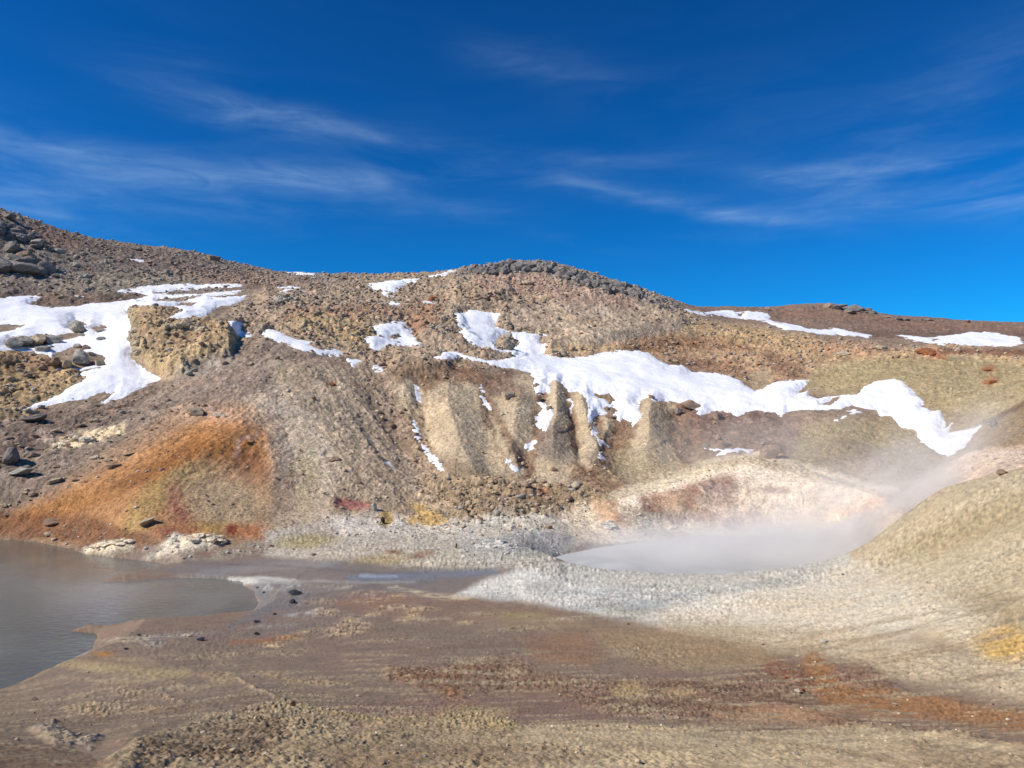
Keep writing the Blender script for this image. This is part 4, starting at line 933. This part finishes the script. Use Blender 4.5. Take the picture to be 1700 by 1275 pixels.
for k in range(14):
    bm = rock_mesh(100+k, 3, 15, .10); me = bpy.data.meshes.new('boulder'); bm.to_mesh(me); bm.free(); ROCKS.append(me)
def variants(me, mat):
    key = me.name + mat.name
    if key not in variants.c:
        m2 = me.copy(); m2.materials.clear(); m2.materials.append(mat); variants.c[key] = m2
    return variants.c[key]
variants.c = {}
TVF = np.maximum.accumulate(np.where(RR < 0.5, -9, Z/RR), axis=0)
def hit(px, py):
    """where the view through this point of the picture meets the finished ground"""
    d = px_dir(px, py); a = math.atan2(d[0], d[1]); tt = d[2]/math.hypot(d[0], d[1])
    i = int(np.argmin(np.abs(azr - a))); j = int(np.searchsorted(TVF[:,i], tt)); j = min(j, NR-1)
    while j > 0 and Rs[j] > 140: j -= 1
    return Vector((X[j,i], Y[j,i], Z[j,i])), Rs[j]
rr_ = random.Random(8)
def rock(px, py, w, h, mat, label=None, group=None, name='boulder', rot=None, tilt=0.0, depth=1.0, cat='boulder', sink=.25, var=None):
    """w, h: width and height it shows, in photo pixels; px, py: middle of its foot"""
    p, R = hit(px, py); W_ = w*R/FPX/2*.84; H_ = h*R/FPX/2*.8
    me = variants(ROCKS[rr_.randrange(len(ROCKS)) if var is None else var], ROCK[mat])
    o = bpy.data.objects.new(name, me); C.objects.link(o)
    o.scale = (W_*1.12, W_*1.0*depth, H_*1.35); o.rotation_euler = (rr_.uniform(-.15,.15), tilt, rr_.uniform(-.4,.4) if rot is None else rot)
    o.location = (p.x, p.y + W_*.35, p.z + H_*(1-sink*1.2))
    if label: tag(o, label, cat, group)
    return o
# single boulders, each where it lies on the slope
G1 = 'boulders standing in the left snowfield'
rock(124,552,34,20,'grey','grey slab boulder leaning in the left snowfield, topmost of its group',G1,rot=.5,tilt=.3,var=2)
rock(166,552,26,9,'grey','flat grey boulder in the snow with a thin snow rim on its right',G1,var=3)
rock(169,570,20,14,'grey','round dark-sided boulder closest to the snow channel beside the butte',G1,var=5)
rock(136,561,22,10,'grey','small greenish grey boulder just under the leaning slab',G1,var=6)
rock(127,578,20,10,'grey','low grey boulder left of a pair in the snow',G1,var=1)
rock(140,580,18,10,'brown','brownish boulder right one of a close pair in the snow',G1,var=7)
rock(130,604,34,26,'grey','largest grey boulder at the lower edge of the left snowfield',G1,var=0)
rock(108,612,26,20,'tan','tan boulder touching the largest grey one on its left',G1,var=4)
rock(90,606,26,14,'brown','squat brown boulder in the row under the left snow',G1,var=8)
rock(66,585,28,13,'grey','grey boulder with snow behind and brown earth in front',G1,var=9)
rock(82,580,14,9,'grey','small grey stone to the right of the snow-backed boulder',G1,var=10)
rock(80,570,34,18,'grey','broad cracked grey boulder at the right end of the long boulder row',G1,var=11)
rock(58,572,34,20,'tan','tan cracked boulder in the middle of the long boulder row',G1,var=12)
rock(38,574,32,20,'grey','grey boulder left of the middle in the long boulder row',G1,var=13)
rock(18,578,34,18,'grey','dark grey boulder at the left end of the long boulder row',G1,var=2)
rock(162,608,22,16,'tan','knobbly tan boulder at the bare tip beside the lower snow',G1,var=3)
rock(150,590,14,7,'grey','small flat stone on the brown tip in the snow',G1,var=5)
rock(102,575,18,5,'grey','flat low stone peeping from the snow under the boulder row',G1,var=6)
G2 = 'big boulders on the upper left hill'
rock(30,455,66,22,'dark','long dark ledge boulder on the left hill with deep shade below',G2,var=0,rot=.2)
rock(78,452,34,22,'dark','rounded grey boulder at the right end of the dark ledge',G2,var=5)
rock(14,418,34,18,'dark','grey boulder stacked above the dark ledge at the left edge',G2,var=8)
rock(12,364,30,12,'dark','topmost rounded boulder on the skyline at the left edge',G2,var=4)
rock(58,408,24,14,'grey','smaller grey boulder upslope of the rounded one',G2,var=9)
rock(-15,452,60,34,'dark','dark block partly cut by the left edge of the ledge',G2,var=12)
rock(38,430,36,18,'brown','brown boulder wedged over the dark ledge',G2,var=10)
rock(95,420,22,10,'grey','low grey boulder on the brown scree of the left hill',G2,var=11)
rock(225,415,26,9,'dark','dark flat boulder near the skyline of the left hill',G2,var=1)
rock(350,430,34,12,'brown','brown boulder on the skyline above the long snow strips',G2,var=3)
G3 = 'rocks lying on the lower left talus'
rock(155,763,24,8,'pale','pale oval slab above the orange mound',G3,var=1,rot=.3,tilt=-.2)
rock(184,778,34,9,'brown','brown slab casting a dark shadow at the upper edge of the orange',G3,var=3,tilt=-.25)
rock(210,757,22,6,'tan','thin leaning slab right of the pale oval one',G3,var=6,tilt=-.3)
rock(82,872,36,10,'brown','pinkish brown slab near the pond at the mound foot',G3,var=0,rot=.4)
rock(80,890,22,7,'tan','small tan stone just below the pinkish slab',G3,var=2)
rock(50,827,16,9,'tan','small wedge rock on the left edge of the mound',G3,var=7,tilt=-.4)
rock(30,790,46,14,'grey','grey ledge slab at the left edge over the talus',G3,var=12,tilt=-.25)
rock(14,768,40,26,'dark','dark overhanging block at the left edge of the talus',G3,var=8)
rock(86,803,30,9,'tan','long tan slab on the talus between ledge and mound',G3,var=9,tilt=-.25)
rock(50,760,24,12,'brown','brown block beside the dark overhang',G3,var=10)
rock(45,700,52,10,'dark','dark slab lying along the brown ledge at far left',G3,var=11,tilt=-.25)
rock(5,845,14,8,'tan','tan pebble-like rock cut by the left edge',G3,var=1)
rock(410,737,22,5,'rust','thin rusty slab in the upper orange patch',G3,var=3)
rock(325,690,40,16,'tan','crumbly tan ledge at the head of the orange mound',G3,var=5)
rock(360,693,24,9,'pale','low pale ledge tapering right of the crumbly one',G3,var=6)
rock(240,872,36,10,'tan','tan slab half buried in the yellow streaks of the mound',G3,var=2,tilt=-.6)
G4 = 'stones on the grey slope above the orange mound'
rock(430,652,16,5,'pale','flat pale stone, left one of the row on the grey slope',G4,var=1)
rock(478,651,15,7,'pale','largest pale stone on the grey slope',G4,var=4)
rock(468,657,9,4,'pale','small pale stone left of the largest one',G4,var=8)
rock(445,628,8,5,'brown','brown stone above the pale row',G4,var=9)
rock(520,663,11,7,'brown','brown knob right of the pale row',G4,var=10)
rock(550,641,14,10,'rust','reddish stone on the slope under the long slanting snow',G4,var=12)
rock(626,669,9,6,'pale','lone cream stone in the brown talus',G4,var=0)
rock(555,766,26,10,'brown','brown clod cluster stone on the pale slope',G4,var=13)
rock(595,803,13,9,'brown','dark small rock above the red clay hollow',G4,var=7)
rock(622,848,14,18,'clay','upright grey stone beside the red clay hollow',G4,var=5)
rock(635,868,8,14,'black','dark vent stone by the ochre hollow',G4,var=11)
G5 = 'boulders among the cones and gullies'
rock(842,662,40,22,'tan','big flat tan boulder perched on the spur head',G5,var=3,rot=-.3)
rock(842,580,36,24,'tan','tan boulder standing in the snow notch',G5,var=5)
rock(843,562,20,12,'grey','grey cap stone on top of the boulder in the snow notch',G5,var=8)
rock(892,668,22,18,'brown','brown boulder at the left bank of the snow drip',G5,var=9)
rock(912,684,20,16,'brown','reddish brown boulder inside the snow drip',G5,var=10)
rock(890,645,14,13,'brown','small brown block above the left bank of the drip',G5,var=11)
rock(834,690,10,8,'pale','pale round stone low on the second spur',G5,var=0)
rock(919,782,15,9,'brown','dark rock on the yellow foot of the purple grey cone',G5,var=7)
rock(868,773,11,10,'tan','round tan stone left of the purple grey cone',G5,var=4)
rock(801,752,10,6,'tan','small stone on the lower first spur',G5,var=2)
rock(1012,695,20,14,'brown','brown block capping the stub spur under the snow',G5,var=1)
rock(1082,662,16,10,'brown','brown cap stone on the biggest right cone',G5,var=6)
rock(1146,680,44,20,'brown','overhanging reddish brown block at the snow edge',G5,var=12,rot=.3)
rock(1128,690,18,18,'dark','dark block left of the overhanging reddish one',G5,var=13)
rock(1190,696,34,18,'brown','brown crumbling block below the snow edge',G5,var=3)
rock(1208,742,26,7,'dark','dark boulder sitting in the thin ribbon behind the crater',G5,var=5)
rock(1281,762,44,30,'brown','large dark brown boulder behind the crater rim',G5,var=9)
rock(1172,742,16,8,'dark','small dark boulder left of the thin snow ribbon',G5,var=8)
rock(1304,634,14,5,'grey','stone on the upper edge of the long snowfield',G5,var=10)
rock(1213,628,18,9,'tan','tan slab at the upper lip of the long snowfield',G5,var=11)
rock(1229,641,7,4,'grey','small dark stone in the snow, left one of two',G5,var=0)
rock(1239,643,12,5,'grey','flat dark stone in the snow, right one of two',G5,var=4)
rock(1339,669,6,5,'dark','tiny dark stone near the snowfield waist',G5,var=7)
rock(928,612,8,3,'dark','lone tiny stone in the middle of the long snowfield',G5,var=2)
rock(1122,601,12,6,'tan','tan stone at the upper right lip of the snowfield',G5,var=1)
rock(1008,680,9,8,'brown','brown stone in the speckled snow, upper one',G5,var=6)
rock(1018,687,11,6,'dark','dark stone in the speckled snow, lower one',G5,var=13)
rock(807,547,7,4,'grey','small grey stone in the upper snow pocket',G5,var=3)
rock(815,568,12,5,'grey','flat stone left of the boulder in the snow notch',G5,var=5)
rock(730,545,12,5,'grey','grey stone right of the square snow patch',G5,var=8)
rock(718,500,24,12,'rust','reddish boulder over the small snow scrap near the saddle',G5,var=9,cat='boulder')
rock(1650,708,14,14,'dark','dark lump on the ridge line of the right spur',G5,var=2)
rock(1540,588,52,14,'rust','rusty slab outcrop on top of the right slope',G5,var=3,tilt=.15)
rock(1462,582,26,12,'tan','angular tan rock on the right slope edge',G5,var=11)
rock(1400,590,30,10,'tan','low tan slab among the reddish rubble on the right',G5,var=12)
rock(1640,616,18,7,'rust','small rusty slab in the yellow right slope',G5,var=4)
rock(1645,638,20,8,'rust','tilted rusty slab under the small one on the right slope',G5,var=7,tilt=-.3)
rock(1665,788,18,9,'brown','brown stone on the pink ground behind the right bank',G5,var=0)
rock(1410,792,12,4,'pale','pale flat stone on the slope over the crater dome',G5,var=1)
rock(1285,772,10,4,'pale','pale chip beneath the large dark brown boulder',G5,var=6)
G6 = 'skyline outcrop blocks on the distant hill'
rock(1347,511,18,6,'dark','leftmost dark block on the distant hill skyline',G6,var=3)
rock(1375,511,22,9,'brown','second block from the left on the distant skyline',G6,var=8)
rock(1392,514,28,9,'dark','low dark block left of the tallest distant one',G6,var=5)
rock(1420,517,36,15,'dark','tallest dark block of the distant outcrop',G6,var=12)
rock(1412,521,26,9,'dark','shadowed block under the tallest distant one',G6,var=0)
rock(1450,521,32,8,'dark','flat slab at the right end of the distant outcrop',G6,var=3)
rock(1475,528,12,5,'brown','small lump right of the distant outcrop slab',G6,var=4)
rock(1490,531,16,6,'dark','left one of the low pair on the distant skyline',G6,var=7)
rock(1505,533,16,6,'dark','right one of the low pair on the distant skyline',G6,var=9)
rock(1530,532,10,5,'dark','small dark lump between the low pairs on the distant skyline',G6,var=10)
rock(1543,533,16,5,'dark','flat lump right of the small one on the distant skyline',G6,var=2)
rock(1608,536,16,6,'brown','lone rounded boulder far right on the distant skyline',G6,var=5)
rock(1275,515,14,9,'brown','upright brown block above the broken snow band',G6,var=1)
# mud stones at the pond
G7 = 'dark mud lumps at the pond shore'
rock(488,987,26,8,'black','largest black mud lump beside the pond',G7,'mud_lump',var=2,cat='mud lump')
rock(484,1003,18,7,'black','second black mud lump just below the largest',G7,'mud_lump',var=8,cat='mud lump')
rock(438,987,8,5,'black','small black lump left of the largest one',G7,'mud_lump',var=3,cat='mud lump')
rock(427,979,12,3,'black','flat black lump at the pond tip',G7,'mud_lump',var=4,cat='mud lump')
rock(456,1021,10,3,'black','low black lump on the lower shore',G7,'mud_lump',var=5,cat='mud lump')
rock(425,1035,14,4,'black','flat dark lump where the shore turns left',G7,'mud_lump',var=6,cat='mud lump')
rock(425,1054,12,5,'black','black lump under the shore by the orange stain',G7,'mud_lump',var=7,cat='mud lump')
rock(332,1064,18,4,'black','dark lump on the mud below the second basin',G7,'mud_lump',var=9,cat='mud lump')
rock(313,1057,12,4,'pale','small white lump right of the grey crust',G7,'mud_lump',var=0,cat='mud lump')
rock(230,1057,8,4,'black','tiny dark lump left of the grey crust',G7,'mud_lump',var=1,cat='mud lump')
rock(208,1079,9,3,'black','tiny dark lump on the yellowish mud',G7,'mud_lump',var=2,cat='mud lump')
rock(520,923,14,7,'brown','brown stone alone on the yellowish flat',G7,'boulder',var=3)
rock(757,912,9,12,'brown','upright brown stone on the grey clay flat',G7,'boulder',var=4)
rock(358,907,14,9,'brown','dark stone under the white clay mound',G7,'boulder',var=5)
rock(322,903,16,6,'dark','dark stone in the notch of the white clay mound',G7,'boulder',var=6)
rock(448,908,12,5,'brown','brown stone at the edge of the pale gravel',G7,'boulder',var=7)
rock(442,914,5,3,'dark','tiny stone under the one at the pale gravel',G7,'boulder',var=8)
rock(487,913,5,3,'dark','tiny stone on the yellow flat',G7,'boulder',var=9)
rock(852,878,12,8,'dark','dark greenish rock in the grey clay',G7,'boulder',var=10)
G8 = 'small stones on the near ground'
rock(1632,1000,10,6,'pale','pale stone on the olive part of the right bank',G8,'stone',var=1,cat='stone')
rock(1400,955,6,3,'dark','dark stone on the white part of the right bank',G8,'stone',var=2,cat='stone')
rock(1557,898,7,4,'pale','pale chip high on the right bank',G8,'stone',var=3,cat='stone')
rock(1325,1150,14,7,'pale','white stone, left one of the pair on the orange stripe',G8,'stone',var=4,cat='stone')
rock(1334,1148,10,6,'rust','rusty stone, right one of the pair on the orange stripe',G8,'stone',var=5,cat='stone')
rock(1486,1171,11,4,'pale','single white chip on the orange stripe',G8,'stone',var=6,cat='stone')
rock(1303,1128,12,5,'rust','reddish stone upper left of the white pair',G8,'stone',var=7,cat='stone')
rock(1325,1090,14,4,'tan','tan stone on the upper edge of the rust ground',G8,'stone',var=8,cat='stone')
rock(1370,1068,14,5,'clay','grey stone on the pale slope above the rust',G8,'stone',var=9,cat='stone')
rock(1660,1143,6,3,'dark','dark chip on the lower right bank',G8,'stone',var=10,cat='stone')
rock(1042,1038,6,4,'rust','red chip below the white rim',G8,'stone',var=11,cat='stone')
rock(593,1157,8,4,'pale','pale stone in the granular crust',G8,'stone',var=12,cat='stone')
rock(641,1184,8,7,'brown','brown clod standing in the foreground crust',G8,'stone',var=13,cat='stone')
rock(664,1124,9,6,'rust','reddish clod at the rust patch',G8,'stone',var=0,cat='stone')
rock(929,1155,6,4,'pale','pale chip on the foreground mud',G8,'stone',var=1,cat='stone')
rock(1415,1215,8,4,'tan','tan clod on the lower dust edge',G8,'stone',var=3,cat='stone')
rock(421,1124,6,4,'brown','brown clod on the left mud',G8,'stone',var=4,cat='stone')
rock(486,1172,14,11,'brown','dark clod at the tip of the crust bank',G8,'stone',var=5,cat='stone')
rock(54,1163,12,5,'brown','brown clod on the smooth mud at left',G8,'stone',var=7,cat='stone')
# grey lava ledge capping the middle hill: one continuous outcrop with joints
def outcrop(name, pts, sizes, count, mat, label, seed, hk=1.0, jit=4, squash=1.0):
    rnd = random.Random(seed); bm = bmesh.new(); from mathutils import Matrix
    base_, _ = hit(*pts[len(pts)//2])
    blocks = []
    for k in range(count):
        s = rnd.random()*(len(pts)-1); i = int(s); f = s-i
        x = pts[i][0]*(1-f)+pts[i+1][0]*f + rnd.uniform(-2,2); y = pts[i][1]*(1-f)+pts[i+1][1]*f + rnd.uniform(-jit,jit)
        p, R = hit(x, y); w = rnd.uniform(*sizes)*R/FPX/2
        blocks.append((p, w, k, rnd.uniform(-.5,.5), rnd.uniform(-.15,.15)))
    grp_ = list(range(len(blocks)))
    for a_ in range(len(blocks)):
        for b_ in range(a_):
            if grp_[a_] != grp_[b_] and (blocks[a_][0]-blocks[b_][0]).length < (1.5 if 'lava' in name else .85)*(blocks[a_][1]+blocks[b_][1]):
                o_, n_ = grp_[a_], grp_[b_]; grp_ = [n_ if g_ == o_ else g_ for g_ in grp_]
    best_ = max(set(grp_), key=grp_.count)
    for q_, (p, w, k, r1_, r2_) in enumerate(blocks):
        if grp_[q_] != best_: continue
        b2 = rock_mesh(seed*1000+k, 2 if w < .7 else 3, 16, .10)
        M = Matrix.Translation(p - base_ + Vector((0, w*.3, w*.15*hk))) @ Matrix.Rotation(r1_, 4, 'Z') @ Matrix.Rotation(r2_, 4, 'Y') @ Matrix.Diagonal((w*1.2, w*1.1, w*.8*hk, 1))
        bmesh.ops.transform(b2, matrix=M, verts=b2.verts)
        me = bpy.data.meshes.new('tmp'); b2.to_mesh(me); b2.free(); bm.from_mesh(me); bpy.data.meshes.remove(me)
    me = bpy.data.meshes.new(name); bm.to_mesh(me); bm.free(); me.materials.append(ROCK[mat])
    o = bpy.data.objects.new(name, me); C.objects.link(o); o.location = base_
    tag(o, label, 'rock outcrop'); return o
outcrop('lava_ledge', [(772,455),(800,452),(840,447),(880,446),(920,450),(960,466),(1000,476),(1040,484),(1065,490)], (10,22), 230, 'dark', 'dark grey lava ledge capping the skyline of the middle hill', 3, 1.25, 6)
outcrop('rock_ledge', [(790,497),(810,494),(830,496)], (10,18), 12, 'brown', 'short brown rock ledge above the notch snow on the middle hill', 4, .7, 3)
outcrop('rock_ledge', [(860,468),(885,470),(900,486),(935,484)], (10,20), 16, 'tan', 'pinkish tan blocks just beneath the grey lava ledge', 5, .7, 4)
outcrop('rock_ledge', [(270,545),(300,540),(325,545),(350,552)], (12,22), 22, 'tan', 'knobbly tan ledge across the face of the butte', 6, .8, 4)
outcrop('rock_ledge', [(218,515),(219,530),(222,560),(228,590)], (12,20), 44, 'tan', 'steep crumbly edge of the butte facing the left snowfield', 7, 1.1, 4)
outcrop('rock_ledge', [(455,500),(490,495),(520,500)], (12,20), 16, 'grey', 'greenish grey ledge above the tan outcrop left of the saddle', 8, .6, 4)
outcrop('clay_ledge', [(92,742),(120,735),(160,728),(205,716)], (9,16), 34, 'cream', 'cream clay ledge with vertical cracks above the orange mound', 9, .8, 3)
outcrop('clay_mound', [(150,909),(180,904),(215,905)], (10,20), 22, 'cream', 'white clay mound nearest the pond at the foot of the slope', 10, .45, 2)
outcrop('clay_mound', [(262,915),(290,897),(320,897),(350,899),(366,902)], (10,22), 34, 'cream', 'white cracked clay mound under the red stain', 11, .5, 3)
outcrop('rock_ledge', [(770,900),(820,905),(880,905),(930,905),(950,898)], (10,20), 110, 'clay', 'grey clotted clay bank at the left end of the steaming pool', 12, .4, 7)
outcrop('rock_ledge', [(1000,876),(1030,866),(1050,880)], (10,20), 20, 'clay', 'pale crumbly clay blocks above the steaming pool', 13, .6, 8)
outcrop('rock_ledge', [(1110,876),(1140,880),(1180,874)], (6,13), 14, 'cream', 'cream clay crust on the crater wall', 14, .6, 3)
outcrop('lava_ledge', [(-70,446),(-20,440),(20,442),(60,448)], (18,36), 60, 'dark', 'bouldery grey lava ledge cut by the left edge high on the left hill', 21, .8, 8)
outcrop('lava_ledge', [(-60,392),(-10,380),(30,392),(60,405)], (12,26), 60, 'dark', 'grey lava blocks just under the skyline at the left edge', 22, .8, 8)
outcrop('lava_ledge', [(1395,512),(1420,513),(1445,518)], (10,24), 16, 'dark', 'layered dark lava slabs forming the tallest outcrop of the distant hill', 23, .5, 2)
outcrop('rock_ledge', [(905,586),(940,589),(980,590),(1030,584)], (7,14), 60, 'tan', 'crumbly tan lip overhanging the upper edge of the long snowfield', 24, .8, 3)
outcrop('rock_ledge', [(832,532),(850,545),(880,552),(905,556)], (7,14), 50, 'tan', 'crumbly tan rim curving round the upper snow pocket', 25, .8, 3)
# loose stones: the largest singly, the rest as one gravel
def stones_stuff(name, count, label, seed, sizes, fn, mats, objs=0):
    rnd = np.random.RandomState(seed)
    w = np.where(vis & front & (np.abs(AZ) < RAD(44)), fn, 0)*(RR**1.0)
    w = w * (np.gradient(Rs)[:,None])*(SNOW_ALL < 4)
    p = w.ravel(); p = p/p.sum(); ids = rnd.choice(NR*NA, count, p=p)
    prot = []
    for k in range(8):
        b = rock_mesh(900+k, 1, 6, .15); prot.append((np.array([v.co[:] for v in b.verts]), np.array([[v.index for v in f.verts] for f in b.faces]))); b.free()
    allv = [[] for _ in mats]; allf = [[] for _ in mats]; cnt = [0]*len(mats); made = 0
    for n_, idx_ in enumerate(ids):
        j, i = divmod(int(idx_), NA); R = RR[j,i]
        s = sizes[0]*(sizes[1]/sizes[0])**(rnd.rand()**2.2)/2
        V, Fc = prot[rnd.randint(8)]; a = rnd.rand()*6.28; c_, s_ = math.cos(a), math.sin(a)
        V2 = V*np.array([s*1.15, s*.9, s*.65]); V2 = np.stack([V2[:,0]*c_-V2[:,1]*s_, V2[:,0]*s_+V2[:,1]*c_, V2[:,2]], 1) + np.array([X[j,i], Y[j,i], Z[j,i]+s*.25])
        g = rnd.randint(len(mats)); allv[g].append(V2); allf[g].append(Fc+cnt[g]); cnt[g] += len(V)
    me = bpy.data.meshes.new(name)
    vs = np.concatenate([np.concatenate(a) for a in allv]); off = 0; fs = []; mi = []
    for g in range(len(mats)):
        f = np.concatenate(allf[g]) + off; fs.append(f); mi += [g]*len(f); off += cnt[g]
    fs = np.concatenate(fs); nf = len(fs)
    me.vertices.add(len(vs)); me.vertices.foreach_set('co', vs.astype(np.float32).ravel())
    me.loops.add(nf*3); me.loops.foreach_set('vertex_index', fs.astype(np.int32).ravel())
    me.polygons.add(nf); me.polygons.foreach_set('loop_start', np.arange(nf, dtype=np.int32)*3); me.polygons.foreach_set('loop_total', np.full(nf, 3, np.int32))
    me.update(calc_edges=True)
    for k in mats: me.materials.append(ROCK[k])
    me.polygons.foreach_set('material_index', np.array(mi, np.int32))
    o = bpy.data.objects.new(name, me); C.objects.link(o); tag(o, label, 'gravel', kind='stuff'); return o
hillv = (RR > 26) & (RR < 104)
stones_stuff('rubble', 17000, 'loose brown rubble and stones strewn over the slopes', 5, (.10,.55), np.where(hillv, np.clip(RUB-.3, 0, 1)**1.5, 0), ['tan','brown','grey'])
stones_stuff('scree', 2500, 'scattered small stones on the smoother slopes', 6, (.06,.22), np.where((RR > 27) & (RR < 60), .15+RUB*.3, 0), ['tan','brown','pale'])
stones_stuff('clods', 1100, 'small clay clods on the flats at the foot of the hill', 7, (.04,.18), np.where((RR > 21.5) & (RR < 30) & (RUB > .2) & (PX < 1120), RUB, 0), ['clay','clay','tan'])
stones_stuff('gravel', 1400, 'fine gravel scattered over the near mud and the right bank', 8, (.012,.045), np.where((RR > 4) & (RR < 20) & (Z > POND_Z+.05), .1+GRA, 0)/np.maximum(RR,1), ['tan','brown','pale','dark'])
# single stones of the rubble belt at the slope foot
rnd_ = random.Random(77)
for (zone, lab, grp, cnt_, mats_, sz) in (
    ([(700,845),(760,800),(960,805),(1000,825),(900,860),(780,870)], 'loose brown stone in the rubble belt under the cones', 'stones of the rubble belt under the cones', 46, ['tan','brown'], (7,13)),
    ([(640,640),(690,660),(740,770),(700,800),(660,740)], 'loose stone in the brown furrow beside the first spur', 'stones in the brown furrow', 24, ['tan','brown'], (6,11)),
    ([(1060,560),(1330,545),(1420,590),(1320,620),(1180,610),(1080,590)], 'tan stone in the reddish rubble above the long snowfield', 'stones of the reddish rubble', 44, ['tan','brown','rust'], (6,13)),
    ([(20,470),(0,400),(150,420),(400,450),(240,470)], 'grey lava stone strewn on the upper left hill', 'lava stones on the upper left hill', 50, ['grey','dark'], (7,16)),
    ([(0,730),(120,700),(250,670),(300,690),(180,770),(60,850),(0,860)], 'loose slab on the dark talus over the orange mound', 'slabs on the left talus', 40, ['brown','tan'], (8,20)),
    ([(450,520),(560,500),(700,520),(760,570),(640,610),(560,570)], 'lumpy tan stone on the slope of the saddle', 'stones on the slope of the saddle', 40, ['tan','brown','grey'], (6,14))):
    k = 0; guard = 0
    zx = [p[0] for p in zone]; zy = [p[1] for p in zone]
    while k < cnt_ and guard < 5000:
        guard += 1; x, y = rnd_.uniform(min(zx), max(zx)), rnd_.uniform(min(zy), max(zy))
        if seg_dist(np.array([x]), np.array([y]), zone, True)[0] < 0: continue
        s = sz[0]*(sz[1]/sz[0])**(rnd_.random()**1.8)
        mt = rnd_.choice(mats_); tall = rnd_.uniform(.45,.7)*(.55 if 'slab' in lab else 1); f = (x-min(zx))/(max(zx)-min(zx))
        l2 = ('small ' if s < sz[0]*1.25 else 'large ' if s > sz[0]*1.6 else 'middling ') + ('flat ' if tall < .53 else 'blocky ' if tall > .62 else '') + lab.replace('loose brown', 'loose '+mt).replace('loose stone', 'loose '+mt+' stone').replace('tan stone', mt+' stone').replace('loose slab', 'loose '+mt+' slab').replace('grey lava', ('dark' if mt == 'dark' else 'grey')+' lava').replace('lumpy tan', 'lumpy '+mt) + (', left third' if f < .33 else ', right third' if f > .67 else ', middle third')
        rock(x, y, s, s*tall, mt, l2, grp, 'stone', cat='stone'); k += 1


# ------------------------------------------------------------------ steam
def steam(name, loc, scale, dens, ns, label, rot=(0,0,0), lo=.35, hi=.75, col=(1,.97,.91,1), aniso=-.1, zfade=1.0):
    bm = bmesh.new(); bmesh.ops.create_icosphere(bm, subdivisions=4, radius=1)
    me = bpy.data.meshes.new(name); bm.to_mesh(me); bm.free()
    m, t = newmat(name); tc = t.n('ShaderNodeTexCoord')
    n1 = t.n('ShaderNodeTexNoise', i_Scale=ns, i_Detail=3.0, i_Roughness=.5, i_Distortion=.6); t.l(tc.outputs['Object'], n1.inputs['Vector'])
    ln = t.n('ShaderNodeVectorMath', operation='LENGTH'); t.l(tc.outputs['Object'], ln.inputs[0])
    fall = t.ramp(ln.outputs['Value'], 1.0, .12)
    sx = t.n('ShaderNodeSeparateXYZ'); t.l(tc.outputs['Object'], sx.inputs[0])
    zf = t.ramp(sx.outputs[2], zfade, -.5)
    d = t.m('MULTIPLY', t.m('MULTIPLY', t.m('MULTIPLY', fall, zf), t.ramp(n1.outputs['Fac'], lo, hi)), dens)
    v = t.n('ShaderNodeVolumePrincipled', i_Anisotropy=aniso, i_Color=col); t.l(d, v.inputs['Density'])
    o_ = t.n('ShaderNodeOutputMaterial'); t.l(v.outputs[0], o_.inputs['Volume'])
    me.materials.append(m)
    o = bpy.data.objects.new(name, me); C.objects.link(o); o.location = loc; o.scale = scale; o.rotation_euler = rot
    tag(o, label, 'steam', kind='stuff'); return o
def stv(px, py, R):
    d = px_dir(px, py); k = R/math.hypot(d[0], d[1]); return Vector((d[0]*k, d[1]*k, d[2]*k))
steam('steam', stv(1250,905,25.5), (7.2,3.8,1.9), 1.5, 1.7, 'dense low steam lying on the grey hot pool', lo=.2, hi=.6, zfade=.7)
steam('steam', stv(1380,865,27.5), (5.2,4.2,2.6), 1.05, 2.4, 'pale steam rolling off the right end of the hot pool', lo=.38, hi=.68, rot=(0,-.35,0))
steam('steam', stv(1340,830,31), (7.5,4.5,3.0), .34, 2.4, 'thin warm steam rising along the crater wall', rot=(0,-.3,0), lo=.35)
steam('steam', stv(1515,795,32), (5.5,4,2.9), .75, 2.4, 'steam veil drifting up the pale valley behind the right bank', rot=(0,-.65,0), lo=.36, hi=.7)
steam('steam', stv(1270,730,40), (8,4,3.9), .24, 1.6, 'faint steam veil in front of the brown recess', lo=.35)
steam('steam', stv(190,965,19), (7,4,.8), .12, 1.4, 'faint steam skimming the left pond')

SC.cycles.volume_step_rate = 2.0; SC.cycles.volume_max_steps = 128; SC.cycles.volume_bounces = 2
SC.cycles.max_bounces = 6
print('objects', len(bpy.data.objects), 'grid', NR, NA)
